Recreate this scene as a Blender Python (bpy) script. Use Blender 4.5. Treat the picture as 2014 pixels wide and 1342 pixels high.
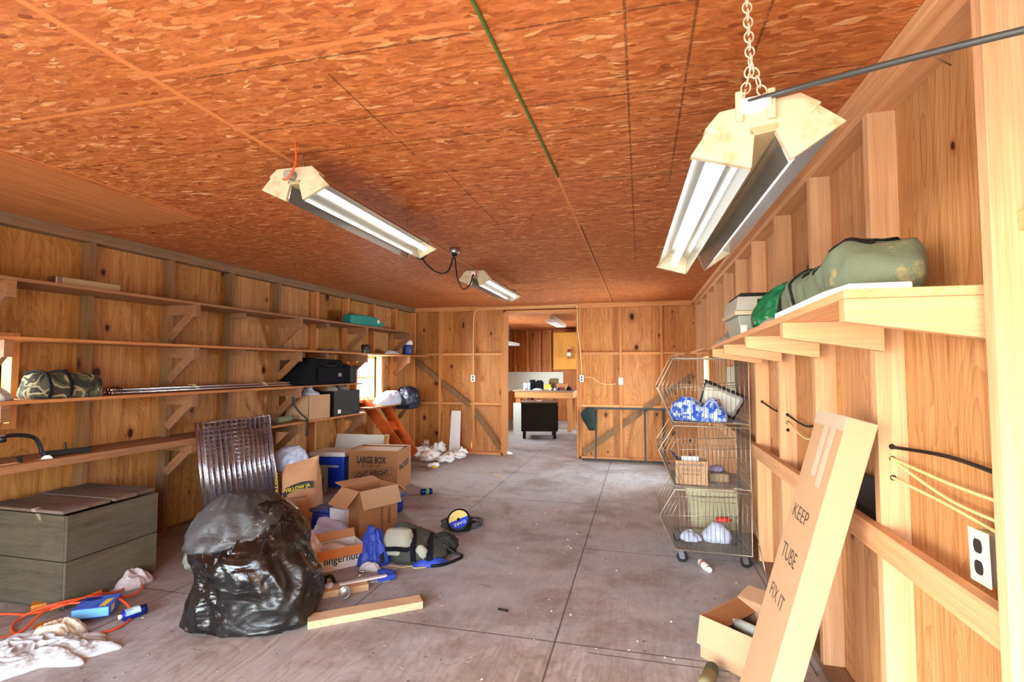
import bpy, bmesh, math, random
from mathutils import Vector, Matrix, noise
R = math.radians
V = Vector
C = bpy.context.scene.collection
for o in list(bpy.data.objects):
    bpy.data.objects.remove(o)

# ------------------------------------------------------------------ camera
FPX = 1009.0
CAM_Z = 1.42
YAW, PITCH = R(14.0), R(2.9)
cam_d = bpy.data.cameras.new('camera')
cam_d.sensor_width = 36.0
cam_d.lens = 36.0 * FPX / 2014.0
cam_d.clip_start = 0.02
cam_d.clip_end = 300
cam = bpy.data.objects.new('camera', cam_d)
C.objects.link(cam)
cam.location = (0, 0, CAM_Z)
cam.rotation_euler = (R(90) + PITCH, 0, YAW)
bpy.context.scene.camera = cam

# ------------------------------------------------------------------ colour management, sky, sun
sc = bpy.context.scene
sc.view_settings.view_transform = 'Standard'
sc.view_settings.look = 'None'
sc.view_settings.gamma = 1.0
sc.view_settings.use_curve_mapping = False
sc.view_settings.exposure = 0.68
wd = bpy.data.worlds.new('world')
sc.world = wd
wd.use_nodes = True
bg = wd.node_tree.nodes['Background']
sky = wd.node_tree.nodes.new('ShaderNodeTexSky')
sky.sky_type = 'NISHITA'
sky.sun_disc = False
sky.sun_elevation = R(33)
sky.sun_rotation = R(230)
haze = wd.node_tree.nodes.new('ShaderNodeMix'); haze.data_type = 'RGBA'; haze.inputs[0].default_value = 0.6
wd.node_tree.links.new(sky.outputs[0], haze.inputs[6]); haze.inputs[7].default_value = (.86, .93, 1.0, 1)
wd.node_tree.links.new(haze.outputs[2], bg.inputs[0])
bg.inputs[1].default_value = 3.0
SUN_DIR = V((0.45, 0.62, -0.50)).normalized()
sun_d = bpy.data.lights.new('sun', 'SUN')
sun_d.energy = 9.0
sun_d.angle = R(0.6)
sun_d.color = (1.0, 0.95, 0.86)
sun = bpy.data.objects.new('sun', sun_d)
C.objects.link(sun)
sun.location = (-8, -8, 12)
sun.rotation_euler = SUN_DIR.to_track_quat('-Z', 'Y').to_euler()

def area(name, loc, direction, sx, sy, power, color, spread=180):
    d = bpy.data.lights.new(name, 'AREA')
    d.shape = 'RECTANGLE'
    d.size, d.size_y = sx, sy
    d.energy = power
    d.color = color
    d.spread = R(spread)
    o = bpy.data.objects.new(name, d)
    C.objects.link(o)
    o.location = loc
    o.rotation_euler = V(direction).to_track_quat('-Z', 'Y').to_euler()
    return o
# daylight through the open vehicle door behind the camera, and through the windows; plus one added fill lamp
area('daylight_open_door', (-1.30, -1.15, 1.15), (0.05, 1, 0.0), 4.1, 2.1, 66, (0.92, 0.96, 1.0))
area('added_fill_right_wall', (-2.3, -1.0, 1.0), (0.62, 0.78, -0.12), 2.0, 1.6, 7, (0.94, 0.97, 1.0), 80)  # extra fill added in the doorway, aimed to brighten the near right wall
area('daylight_window_near', (-4.30, 1.55, 1.4), (1, 0.15, -0.1), 1.0, 0.9, 26, (0.92, 0.96, 1.0))
area('daylight_window_far', (-4.10, 6.68, 1.3), (1, -0.1, -0.1), 0.6, 0.8, 95, (0.92, 0.96, 1.0))
area('daylight_window_right', (1.10, 6.92, 1.15), (-1, 0, -0.1), 0.5, 0.8, 75, (0.88, 0.94, 1.0))
area('daylight_window_back_room', (-3.85, 10.6, 1.3), (1, 0, -0.1), 2.2, 1.0, 150, (0.92, 0.96, 1.0))
area('daylight_window_back_room_side', (0.75, 11.8, 1.3), (-1, 0, -0.1), 1.6, 1.0, 90, (0.92, 0.96, 1.0))

# ------------------------------------------------------------------ pixel -> place helpers (every use has its own real distance)
_F0 = V((-math.sin(YAW), math.cos(YAW), 0)); _R = V((math.cos(YAW), math.sin(YAW), 0)); _Z = V((0, 0, 1))
_F = _F0 * math.cos(PITCH) + _Z * math.sin(PITCH); _U = -_F0 * math.sin(PITCH) + _Z * math.cos(PITCH)
_C = V((0, 0, CAM_Z))
def ray(x, y): return _F + _R * ((x - 1007) / FPX) - _U * ((y - 671) / FPX)
def PZ(x, y, z=0.0): d = ray(x, y); return _C + d * ((z - CAM_Z) / d.z)
def PX(x, y, X): d = ray(x, y); return _C + d * (X / d.x)
def PY(x, y, Y): d = ray(x, y); return _C + d * (Y / d.y)
def wallx(Y, d=0.0): return -4.05 + 0.042 * (Y - 2) + d          # left wall sheathing, d metres off it
def LW(u, d, z): return V((wallx(u, d), u, z))
def PL(x, y, d=0.0):
    r = ray(x, y); t = (-4.05 - .084 + d) / (r.x - .042 * r.y); return _C + r * t

# ------------------------------------------------------------------ mesh helper
class MB:
    def __init__(s): s.v = []; s.f = []; s.sm = []; s.mi = []
    def add(s, vs, fs, smooth=False, mi=0):
        n = len(s.v); s.v += [V(p) for p in vs]
        for f in fs: s.f.append([i + n for i in f]); s.sm.append(smooth); s.mi.append(mi)
        return s
    def hexa(s, p, mi=0):     # p: 4 bottom ccw, 4 top ccw
        return s.add(p, [(3,2,1,0),(4,5,6,7),(0,1,5,4),(1,2,6,5),(2,3,7,6),(3,0,4,7)], False, mi)
    def box(s, lo, hi, mi=0, fn=None):
        x0,y0,z0 = lo; x1,y1,z1 = hi
        p = [V(q) for q in ((x0,y0,z0),(x1,y0,z0),(x1,y1,z0),(x0,y1,z0),(x0,y0,z1),(x1,y0,z1),(x1,y1,z1),(x0,y1,z1))]
        if fn: p = [fn(q) for q in p]
        return s.hexa(p, mi)
    def cbox(s, c, size, M=None, mi=0):
        h = V(size) / 2; c = V(c); M = M or Matrix.Identity(3)
        return s.box(-h, h, mi, lambda q: c + M @ q)
    def bar(s, a, b, w, h, up=(0,0,1), mi=0):   # rectangular bar a->b, width w sideways, h along up
        a = V(a); b = V(b); d = (b - a).normalized(); up = V(up)
        side = d.cross(up)
        if side.length < 1e-4: side = d.cross(V((1,0,0)))
        side.normalize(); u2 = side.cross(d).normalized()
        p = []
        for q in (a, b):
            p += [q - side*w/2 - u2*h/2, q + side*w/2 - u2*h/2, q + side*w/2 + u2*h/2, q - side*w/2 + u2*h/2]
        return s.add(p, [(0,1,2,3),(7,6,5,4),(0,4,5,1),(1,5,6,2),(2,6,7,3),(3,7,4,0)], False, mi)
    def tube(s, pts, r, n=8, closed=False, mi=0, caps=True):
        pts = [V(p) for p in pts]; m = len(pts); rs = r if isinstance(r, (list, tuple)) else [r]*m
        rings = []; prev = None
        for i, p in enumerate(pts):
            if closed: t = pts[(i+1) % m] - pts[i-1]
            else: t = pts[min(i+1, m-1)] - pts[max(i-1, 0)]
            t.normalize()
            if prev is None:
                a = V((0,0,1)) if abs(t.z) < .9 else V((1,0,0))
                prev = t.cross(a).normalized()
            prev = (prev - t * prev.dot(t)).normalized(); b = t.cross(prev)
            rings.append([p + (prev*math.cos(k*2*math.pi/n) + b*math.sin(k*2*math.pi/n))*rs[i] for k in range(n)])
        vs = [q for rg in rings for q in rg]; fs = []
        for i in range(m if closed else m-1):
            j = (i+1) % m
            for k in range(n): fs.append((i*n+k, i*n+(k+1) % n, j*n+(k+1) % n, j*n+k))
        s.add(vs, fs, True, mi)
        if caps and not closed:
            s.add(rings[0], [tuple(range(n))[::-1]], False, mi); s.add(rings[-1], [tuple(range(n))], False, mi)
        return s
    def cyl(s, a, b, r, r2=None, n=20, mi=0): return s.tube([a, b], [r, r if r2 is None else r2], n, mi=mi)
    def lathe(s, prof, c=(0,0,0), M=None, n=28, mi=0):   # prof (r,z) list
        M = M or Matrix.Identity(3); c = V(c); vs = []; fs = []
        for r_, z_ in prof:
            for k in range(n):
                a = k*2*math.pi/n; vs.append(c + M @ V((r_*math.cos(a), r_*math.sin(a), z_)))
        for i in range(len(prof)-1):
            for k in range(n): fs.append((i*n+k, i*n+(k+1) % n, (i+1)*n+(k+1) % n, (i+1)*n+k))
        return s.add(vs, fs, True, mi)
    def prism(s, poly, fn, t0, t1, mi=0):     # poly of (a,b); fn(a,b,t)->point
        n = len(poly); vs = [fn(a, b, t0) for a, b in poly] + [fn(a, b, t1) for a, b in poly]
        fs = [tuple(range(n))[::-1], tuple(range(n, 2*n))] + [(i, (i+1) % n, n+(i+1) % n, n+i) for i in range(n)]
        return s.add(vs, fs, False, mi)
    def grid(s, fn, nu, nv, smooth=True, mi=0, wrap=False):
        vs = [fn(i/nu, j/nv) for i in range(nu + (0 if wrap else 1)) for j in range(nv+1)]; fs = []
        for i in range(nu):
            i2 = (i+1) % nu if wrap else i+1
            for j in range(nv): fs.append((i*(nv+1)+j, i2*(nv+1)+j, i2*(nv+1)+j+1, i*(nv+1)+j+1))
        return s.add(vs, fs, smooth, mi)
    def build(s, name, mats, parent=None, bevel=0.0, solid=0.0, sub=0, local=False, world=False):
        me = bpy.data.meshes.new(name); vs = s.v; loc = V((0,0,0))
        if parent is not None:
            if not local:
                Mi = wmat(parent).inverted(); vs = [Mi @ p for p in vs]
        elif not world:
            n = len(vs); loc = V((sum(p.x for p in vs)/n, sum(p.y for p in vs)/n, min(p.z for p in vs)))
            vs = [p - loc for p in vs]
        me.from_pydata([tuple(p) for p in vs], [], s.f)
        me.polygons.foreach_set('use_smooth', s.sm); me.polygons.foreach_set('material_index', s.mi)
        for m in (mats if isinstance(mats, (list, tuple)) else [mats]): me.materials.append(m)
        bm = bmesh.new(); bm.from_mesh(me); bmesh.ops.remove_doubles(bm, verts=bm.verts, dist=1e-6)
        bmesh.ops.recalc_face_normals(bm, faces=bm.faces); bm.to_mesh(me); bm.free()
        me.update()
        o = bpy.data.objects.new(name, me); C.objects.link(o); o.location = loc
        if parent is not None: o.parent = parent
        if bevel: b = o.modifiers.new('bevel', 'BEVEL'); b.width = bevel; b.segments = 2; b.limit_method = 'ANGLE'; b.harden_normals = False
        if solid: b = o.modifiers.new('solid', 'SOLIDIFY'); b.thickness = solid; b.offset = 0
        if sub: b = o.modifiers.new('sub', 'SUBSURF'); b.levels = sub; b.render_levels = sub
        return o

def wmat(o):
    m = o.matrix_basis.copy(); p = o.parent
    while p is not None: m = p.matrix_basis @ m; p = p.parent
    return m
def tag(o, label=None, cat=None, group=None, kind=None):
    if label: o['label'] = label
    if cat: o['category'] = cat
    if group: o['group'] = group
    if kind: o['kind'] = kind
    return o
def thing(name, label, cat, loc=(0,0,0), rz=0.0, group=None):
    o = bpy.data.objects.new(name, None); C.objects.link(o); o.empty_display_size = .1
    o.location = loc; o.rotation_euler = (0, 0, rz)
    return tag(o, label, cat, group)
def copy_tree(o, parent=None):
    c = o.copy(); C.objects.link(c); c.parent = parent
    for ch in [k for k in bpy.data.objects if k.parent == o]: copy_tree(ch, c)
    return c
def struct(name, mb, m, **k): return tag(mb.build(name, m, world=True, **k), kind='structure')

# ------------------------------------------------------------------ procedural materials
def srgb(r, g, b):
    f = lambda c: (c/255/12.92) if c/255 <= .04045 else ((c/255+.055)/1.055)**2.4
    return (f(r), f(g), f(b), 1)
class NT:
    def __init__(s, name):
        s.m = bpy.data.materials.new(name); s.m.use_nodes = True; s.t = s.m.node_tree
        s.b = s.t.nodes['Principled BSDF']; s.out = s.t.nodes['Material Output']
    def n(s, typ, ins=None, **props):
        nd = s.t.nodes.new('ShaderNode' + typ)
        for k, v in props.items(): setattr(nd, k, v)
        for k, v in (ins or {}).items():
            i = nd.inputs[k]
            if isinstance(v, bpy.types.NodeSocket): s.t.links.new(v, i)
            else: i.default_value = v
        return nd
    def math(s, op, a, b=0.0, c=0.0, clamp=False): return s.n('Math', {0: a, 1: b, 2: c}, operation=op, use_clamp=clamp).outputs[0]
    def mix(s, f, a, b, mode='MIX'):
        nd = s.n('Mix', data_type='RGBA', blend_type=mode); nd.clamp_factor = True
        for i, v in ((0, f), (6, a), (7, b)):
            if isinstance(v, bpy.types.NodeSocket): s.t.links.new(v, nd.inputs[i])
            else: nd.inputs[i].default_value = v
        return nd.outputs[2]
    def obj(s): return s.n('TexCoord').outputs['Object']
    def sep(s, v): return s.n('SeparateXYZ', {0: v}).outputs
    def mapp(s, v, sc=(1,1,1), rot=(0,0,0), loc=(0,0,0)): return s.n('Mapping', {0: v, 1: loc, 2: rot, 3: sc}).outputs[0]
    def noise(s, v, scale, detail=3, rough=.5, dist=0.0): return s.n('TexNoise', {'Vector': v, 'Scale': scale, 'Detail': detail, 'Roughness': rough, 'Distortion': dist}).outputs
    def ramp(s, f, stops, interp='LINEAR'):
        nd = s.n('ValToRGB', {0: f}); cr = nd.color_ramp; cr.interpolation = interp
        while len(cr.elements) < len(stops): cr.elements.new(0.5)
        for e, (p, c) in zip(cr.elements, stops): e.position = p; e.color = c if len(c) == 4 else (*c, 1)
        return nd.outputs[0]
    def rng(s, f, a, b, c=0.0, d=1.0): return s.n('MapRange', {0: f, 1: a, 2: b, 3: c, 4: d}).outputs[0]
    def bump(s, h, strength=.3, dist=.01):
        s.t.links.new(s.n('Bump', {'Strength': strength, 'Distance': dist, 'Height': h}).outputs[0], s.b.inputs['Normal'])
    def set(s, **k):
        for a, v in k.items():
            i = s.b.inputs[{'color': 'Base Color', 'rough': 'Roughness', 'metal': 'Metallic', 'alpha': 'Alpha', 'trans': 'Transmission Weight', 'spec': 'Specular IOR Level', 'sheen': 'Sheen Weight', 'coat': 'Coat Weight', 'ec': 'Emission Color', 'es': 'Emission Strength'}[a]]
            if isinstance(v, bpy.types.NodeSocket): s.t.links.new(v, i)
            else: i.default_value = v
        return s.m
def plain(name, col, rough=.6, metal=0.0, var=.12, scale=9, bump=.0, bscale=60, dirt=None, dirt_amt=.0, **kw):
    t = NT(name); o = t.obj(); n = t.noise(o, scale, 4, .6)[0]
    c = V(col[:3]); a = tuple(c*(1-var)) + (1,); b = tuple(min(1, q) for q in c*(1+var)) + (1,)
    cc = t.mix(n, a, b)
    if dirt: cc = t.mix(t.rng(t.noise(o, scale*1.7, 6, .7)[0], .62-dirt_amt, .75-dirt_amt*.5), cc, dirt)
    if bump: t.bump(t.noise(o, bscale, 4, .6)[0], bump, .01)
    return t.set(color=cc, rough=rough, metal=metal, **kw)
def axis_scale(ax, along, across): return {'X': (along, across, across), 'Y': (across, along, across), 'Z': (across, across, along)}[ax]
def wood(name, light, dark, ax='Z', across=22, along=1.1, knots=0.0, kscale=2.2, knotcol=srgb(60, 24, 10), sheet=None, rings=0.0, rough=.62, grey=None, grey_amt=.5, spec=.35):
    t = NT(name); o0 = t.obj(); rnd = t.n('ObjectInfo').outputs['Random']
    off = t.n('CombineXYZ', {0: t.math('MULTIPLY', rnd, 37.0), 1: t.math('MULTIPLY', rnd, 91.0), 2: t.math('MULTIPLY', rnd, 53.0)}).outputs[0]
    o = t.n('VectorMath', {0: o0, 1: off}, operation='ADD').outputs[0]
    cell = None
    if sheet:      # (axis index, width, offset): each sheet its own grain and tint
        u = t.sep(o0)[sheet[0]]
        cell = t.math('FLOOR', t.math('DIVIDE', t.math('SUBTRACT', u, sheet[2]), sheet[1]))
        w = t.n('TexWhiteNoise', {1: cell}, noise_dimensions='1D')
        o = t.n('VectorMath', {0: o, 1: t.n('VectorMath', {0: w.outputs[1], 'Scale': 30.0}, operation='SCALE').outputs[0]}, operation='ADD').outputs[0]
    m = t.mapp(o, axis_scale(ax, along, across))
    n1 = t.noise(m, 1.0, 5, .62, .9)[0]
    fine = t.noise(t.mapp(o, axis_scale(ax, along*3, across*9)), 1.0, 3, .6)[0]
    big = t.noise(t.mapp(o, axis_scale(ax, along*.45, across*.12)), 1.0, 3, .55, .4)[0]
    f = t.math('ADD', t.math('MULTIPLY', n1, .55), t.math('MULTIPLY', fine, .45))
    if rings:
        lf = t.noise(t.mapp(o, axis_scale(ax, along*.55, across*.16)), 1.0, 2, .45, .3)[0]
        fr = t.math('FRACT', t.math('MULTIPLY', lf, 26.0))
        band = t.rng(fr, 0.0, 1.0, 0.0, 1.0); band = t.math('POWER', band, 2.5)
        f = t.math('SUBTRACT', f, t.math('MULTIPLY', band, rings*.10))
    col = t.mix(t.rng(f, .33, .62), dark, light)
    col = t.mix(t.rng(big, .35, .7, 0, .45), col, tuple(V(dark[:3])*.9 + V(light[:3])*.12) + (1,))
    if cell is not None:
        col = t.mix(.5, col, t.n('HueSaturation', {'Color': col, 'Value': t.rng(w.outputs[0], 0, 1, .72, 1.3), 'Saturation': t.rng(w.outputs[0], 0, 1, 1.1, .9)}).outputs[0])
    else:
        col = t.n('HueSaturation', {'Color': col, 'Value': t.rng(rnd, 0, 1, .86, 1.12)}).outputs[0]
    if knots:
        kv = t.mapp(o, axis_scale(ax, kscale*.62, kscale))
        kv = t.n('VectorMath', {0: kv, 1: t.n('VectorMath', {0: t.noise(o, 9, 2)[1], 'Scale': .10}, operation='SCALE').outputs[0]}, operation='ADD').outputs[0]
        if sheet:
            kx = t.sep(kv); kv = t.n('CombineXYZ', {0: kx[sheet[0]], 1: kx[2]}).outputs[0]
        vo = t.n('TexVoronoi', {'Vector': kv, 'Scale': 1.0, 'Randomness': 1.0}, voronoi_dimensions='2D' if sheet else '3D')
        keep = t.math('LESS_THAN', t.sep(vo.outputs['Color'])[0], knots)
        size = t.math('MULTIPLY', t.math('POWER', t.sep(vo.outputs['Color'])[1], 2.0), .11); size = t.math('ADD', size, .028)
        q = t.math('DIVIDE', vo.outputs['Distance'], size)
        halo = t.math('MULTIPLY', t.rng(q, .9, 2.6, 1, 0), keep); core = t.math('MULTIPLY', t.rng(q, .75, 1.15, 1, 0), keep)
        col = t.mix(t.math('MULTIPLY', halo, .55), col, srgb(130, 60, 22)); col = t.mix(core, col, knotcol)
    if grey:
        g = t.rng(t.noise(o, 2.3, 6, .72)[0], .42, .72, 0, grey_amt); col = t.mix(g, col, grey)
    t.bump(f, .18, .004)
    return t.set(color=col, rough=rough, spec=spec)

L1, D1 = srgb(214, 150, 84), srgb(150, 82, 32)
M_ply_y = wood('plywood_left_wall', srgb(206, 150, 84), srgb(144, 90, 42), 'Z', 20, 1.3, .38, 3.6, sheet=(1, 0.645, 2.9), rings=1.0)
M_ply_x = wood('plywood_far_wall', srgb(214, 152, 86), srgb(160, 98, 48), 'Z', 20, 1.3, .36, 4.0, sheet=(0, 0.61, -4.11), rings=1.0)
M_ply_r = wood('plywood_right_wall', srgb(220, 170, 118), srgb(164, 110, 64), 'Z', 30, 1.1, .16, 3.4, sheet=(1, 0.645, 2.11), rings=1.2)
M_stud = wood('stud_lumber', srgb(218, 154, 92), srgb(178, 110, 56), 'Z', 26, 1.0, .12, 3.0)
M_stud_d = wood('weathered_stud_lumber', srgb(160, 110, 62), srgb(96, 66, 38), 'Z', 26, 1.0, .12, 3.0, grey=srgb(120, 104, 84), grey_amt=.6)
M_lum_y = wood('lumber_along_wall', srgb(216, 156, 102), srgb(170, 108, 62), 'Y', 26, 1.0, .12, 3.0)
M_lum_x = wood('lumber_across', srgb(222, 162, 104), srgb(186, 120, 66), 'X', 26, 1.0, .12, 3.0)
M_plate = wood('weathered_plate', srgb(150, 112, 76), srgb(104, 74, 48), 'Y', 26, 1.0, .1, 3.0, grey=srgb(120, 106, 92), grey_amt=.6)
M_shelf = wood('shelf_board', srgb(206, 138, 80), srgb(150, 92, 50), 'Y', 26, .8, .1, 3.0)
M_shelf_dk = wood('weathered_shelf_board', srgb(168, 116, 74), srgb(112, 72, 44), 'Y', 26, .8, .1, 3.0, grey=srgb(130, 104, 84), grey_amt=.5)
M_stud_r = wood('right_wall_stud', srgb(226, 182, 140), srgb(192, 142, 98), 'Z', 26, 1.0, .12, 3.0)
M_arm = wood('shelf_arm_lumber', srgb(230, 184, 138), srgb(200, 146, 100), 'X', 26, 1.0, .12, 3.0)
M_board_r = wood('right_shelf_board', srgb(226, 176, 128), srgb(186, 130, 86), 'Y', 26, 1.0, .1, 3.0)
M_pale = wood('pale_new_lumber', srgb(236, 190, 132), srgb(208, 152, 92), 'Y', 30, .8, .1, 3.0)

def mask_line(t, u, v, pos, w, v0, v1, soft=.6):
    a = t.math('ABSOLUTE', t.math('SUBTRACT', u, pos))
    m = t.rng(a, w*soft, w, 1, 0)
    m = t.math('MULTIPLY', m, t.math('GREATER_THAN', v, v0)); return t.math('MULTIPLY', m, t.math('LESS_THAN', v, v1))
def make_osb():
    t = NT('oriented_strand_board'); o = t.obj(); x, y, z = t.sep(o)
    col = None
    pal = [(0, srgb(162, 86, 42)), (.2, srgb(178, 99, 50)), (.5, srgb(190, 110, 57)), (.8, srgb(200, 120, 65)), (.95, srgb(212, 140, 84)), (1, srgb(226, 172, 116))]
    warp = t.n('VectorMath', {0: t.noise(o, 6, 3)[1], 'Scale': .06}, operation='SCALE').outputs[0]
    ow = t.n('VectorMath', {0: o, 1: warp}, operation='ADD').outputs[0]
    hs = None
    for k, (ang, sx, sy) in enumerate([(R(20), 17, 52), (R(-48), 18, 56), (R(75), 20, 54), (R(2), 15, 60)]):
        vo = t.n('TexVoronoi', {'Vector': t.mapp(ow, (sx, sy, 1), (0, 0, ang), (k*7.3, k*3.1, k*1.7)), 'Scale': 1.0})
        s_ = t.sep(vo.outputs['Color'])
        c = t.ramp(s_[0], pal); 
        if col is None: col = c; hs = s_[0]
        else:
            g = t.math('GREATER_THAN', s_[1], .55 + .05*k); col = t.mix(g, col, c)
    tiny = t.noise(t.mapp(ow, (30, 90, 1), (0, 0, R(25))), 1.0, 5, .7)[0]
    col = t.n('HueSaturation', {'Color': col, 'Value': t.rng(tiny, .3, .7, .66, 1.24)}).outputs[0]
    spk = t.n('TexVoronoi', {'Vector': t.mapp(ow, (16, 30, 1), (0, 0, R(-20))), 'Scale': 1.0})
    chip = t.math('MULTIPLY', t.math('LESS_THAN', t.sep(spk.outputs['Color'])[0], .035), t.math('LESS_THAN', spk.outputs['Distance'], .33))
    col = t.mix(t.math('MULTIPLY', chip, .7), col, srgb(112, 44, 18))
    blot = t.rng(t.noise(o, 1.1, 5, .6)[0], .5, .75, 0, .35); col = t.mix(blot, col, srgb(168, 86, 40))
    # factory chalk lines and board joints
    dk = srgb(70, 44, 24); lt = srgb(208, 128, 70); brk = t.rng(t.noise(o, 26, 3, .7)[0], .36, .5)
    lines = [(x, y, -.03, -9, 5.1), (x, y, .165, -9, 2.9), (x, y, .365, -9, 3.2),
             (y, x, 1.43, -.38, .74), (y, x, 1.88, -.38, .74), (y, x, 2.10, -.38, .74), (y, x, 2.30, -.33, .74), (y, x, 3.15, -.38, .5),
             (y, x, 1.415, -1.5, -.48), (y, x, 1.81, -1.6, -.5), (y, x, 2.05, -1.62, -.5), (y, x, 2.42, -1.6, -.6), (y, x, 1.93, -2.8, -1.66), (y, x, 2.37, -2.6, -1.75),
             (y, x, .95, -3.3, -1.66), (x, y, -1.02, 1.5, 2.2), (x, y, -.95, 2.4, 3.9)]
    for u, v, p, a, b in lines: col = t.mix(t.math('MULTIPLY', t.math('MULTIPLY', mask_line(t, u, v, p, .0055, a, b), brk), .62), col, dk)
    for u, v, p, a, b, w, c in [(x, y, -2.84, -9, 14, .012, lt), (x, y, -1.63, -9, 14, .016, lt), (x, y, -.41, 2.6, 14, .010, lt), (x, y, -2.82, 3, 14, .006, dk), (x, y, -1.605, 3.9, 14, .005, dk), (x, y, -.395, 3.6, 14, .006, dk),
                             (y, x, 1.36, -1.63, -.41, .012, lt), (y, x, 1.50, -2.84, -1.63, .012, lt), (y, x, 3.97, -1.63, -.41, .014, lt), (y, x, 5.21, -.41, .8, .013, lt), (y, x, 4.10, -2.84, -1.63, .011, lt),
                             (y, x, 5.42, -4, -2.84, .012, dk), (y, x, 6.61, -2.84, -1.63, .012, dk), (y, x, 6.5, -1.63, -.41, .012, dk), (y, x, 7.75, -.41, .8, .012, dk), (y, x, 2.715, -.41, .8, .006, srgb(120, 110, 60)),
                             (y, x, 9.2, -9, 9, .012, dk), (y, x, 10.5, -9, 9, .012, dk), (y, x, 11.6, -9, 9, .012, dk)]:
        col = t.mix(mask_line(t, u, v, p, w, a, b), col, c)
    t.bump(t.math('ADD', hs, t.math('MULTIPLY', tiny, .6)), .25, .004)
    return t.set(color=col, rough=.55, spec=.4)
M_osb = make_osb()
def make_floor():
    t = NT('worn_plywood_floor'); o = t.obj(); x, y, z = t.sep(o)
    sheet = t.math('ADD', t.math('FLOOR', t.math('DIVIDE', t.math('ADD', x, .45), 1.22)), t.math('MULTIPLY', t.math('FLOOR', t.math('DIVIDE', t.math('SUBTRACT', y, 2.7), 2.72)), 7.0))
    w = t.n('TexWhiteNoise', {1: sheet}, noise_dimensions='1D')
    ow = t.n('VectorMath', {0: o, 1: t.n('VectorMath', {0: w.outputs[1], 'Scale': 20.0}, operation='SCALE').outputs[0]}, operation='ADD').outputs[0]
    lf = t.noise(t.mapp(ow, (2.4, .8, 1)), 1.0, 2, .5, .4)[0]
    band = t.math('POWER', t.math('FRACT', t.math('MULTIPLY', lf, 22.0)), 3.0)
    st = t.noise(t.mapp(ow, (34, 1.6, 1)), 1.0, 5, .65, .8)[0]
    wd_ = t.mix(t.rng(t.math('SUBTRACT', st, t.math('MULTIPLY', band, .2)), .28, .6), srgb(144, 118, 94), srgb(194, 178, 158))
    dust = t.mix(t.noise(o, 5, 6, .7)[0], srgb(134, 136, 138), srgb(198, 203, 208))
    n1 = t.noise(o, .9, 7, .68)[0]
    near = t.rng(y, 2.2, 3.6, 0, .25)
    col = t.mix(t.rng(t.math('ADD', n1, near), .38, .72, .25, .85), wd_, dust)
    soil = t.rng(t.noise(o, 1.3, 8, .74, .3)[0], .46, .62, 0, .85)
    left = t.rng(x, -2.9, -1.4, .8, .0)
    col = t.mix(t.math('MULTIPLY', t.math('MAXIMUM', t.math('MULTIPLY', soil, .9), t.math('MULTIPLY', left, t.rng(y, 2.4, 3.2, 0, 1))), .75), col, t.mix(t.noise(o, 14, 5, .7)[0], srgb(72, 54, 42), srgb(142, 116, 94)))
    sm = t.n('TexVoronoi', {'Vector': o, 'Scale': 26.0}); spk = t.math('MULTIPLY', t.math('LESS_THAN', t.sep(sm.outputs['Color'])[0], .16), t.math('LESS_THAN', sm.outputs['Distance'], .22))
    dirtm = t.rng(t.noise(o, 1.7, 4, .6)[0], .45, .6)
    col = t.mix(t.math('MULTIPLY', spk, t.math('MULTIPLY', dirtm, .7)), col, srgb(60, 46, 40))
    s2 = t.n('TexVoronoi', {'Vector': o, 'Scale': 9.0}); sp2 = t.math('MULTIPLY', t.math('LESS_THAN', t.sep(s2.outputs['Color'])[0], .10), t.math('LESS_THAN', s2.outputs['Distance'], .055))
    col = t.mix(sp2, col, srgb(235, 235, 235))
    scf = t.rng(t.noise(t.mapp(o, (3, 9, 1), (0, 0, R(35))), 1.0, 7, .8)[0], .60, .68, 0, .6); col = t.mix(scf, col, srgb(92, 84, 88))
    for u, v, p, a, b, wd2 in [(x, y, -.445, -9, 14, .006), (x, y, -1.665, 2.7, 14, .005), (x, y, .775, 2.7, 14, .005), (x, y, -2.885, -2, 14, .006), (y, x, 2.70, -4.3, .3, .006), (y, x, 5.43, -4.3, -.445, .006), (y, x, 6.9, -.445, 2, .006), (y, x, 4.1, -.445, 2, .005), (y, x, 8.06, -9, 9, .01), (y, x, 2.64, -.27, 1, .005)]:
        col = t.mix(t.math('MULTIPLY', mask_line(t, u, v, p, wd2, a, b), .75), col, srgb(52, 40, 34))
    t.bump(t.noise(o, 22, 5, .7)[0], .25, .006)
    return t.set(color=col, rough=t.rng(n1, .3, .7, .45, .75), spec=.4)
M_floor = make_floor()
# ------------------------------------------------------------------ the shell
H = 2.42
YF = 8.14            # far wall sheathing
XR = 0.90            # right wall sheathing
def yard():
    t = NT('yard_ground'); o = t.obj()
    return t.set(color=t.mix(t.noise(o, .8, 6, .6)[0], srgb(120, 116, 84), srgb(176, 168, 140)), rough=.95)
g = MB().box((-40, -40, -.60), (40, 40, -.50)); struct('ground', g, yard())
struct('floor', MB().box((-4.45, -1.3, -.08), (1.0, 14.0, 0.0)), M_floor)
struct('ceiling', MB().box((-4.45, -1.3, H), (1.0, 14.0, H+.05)), M_osb)

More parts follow.
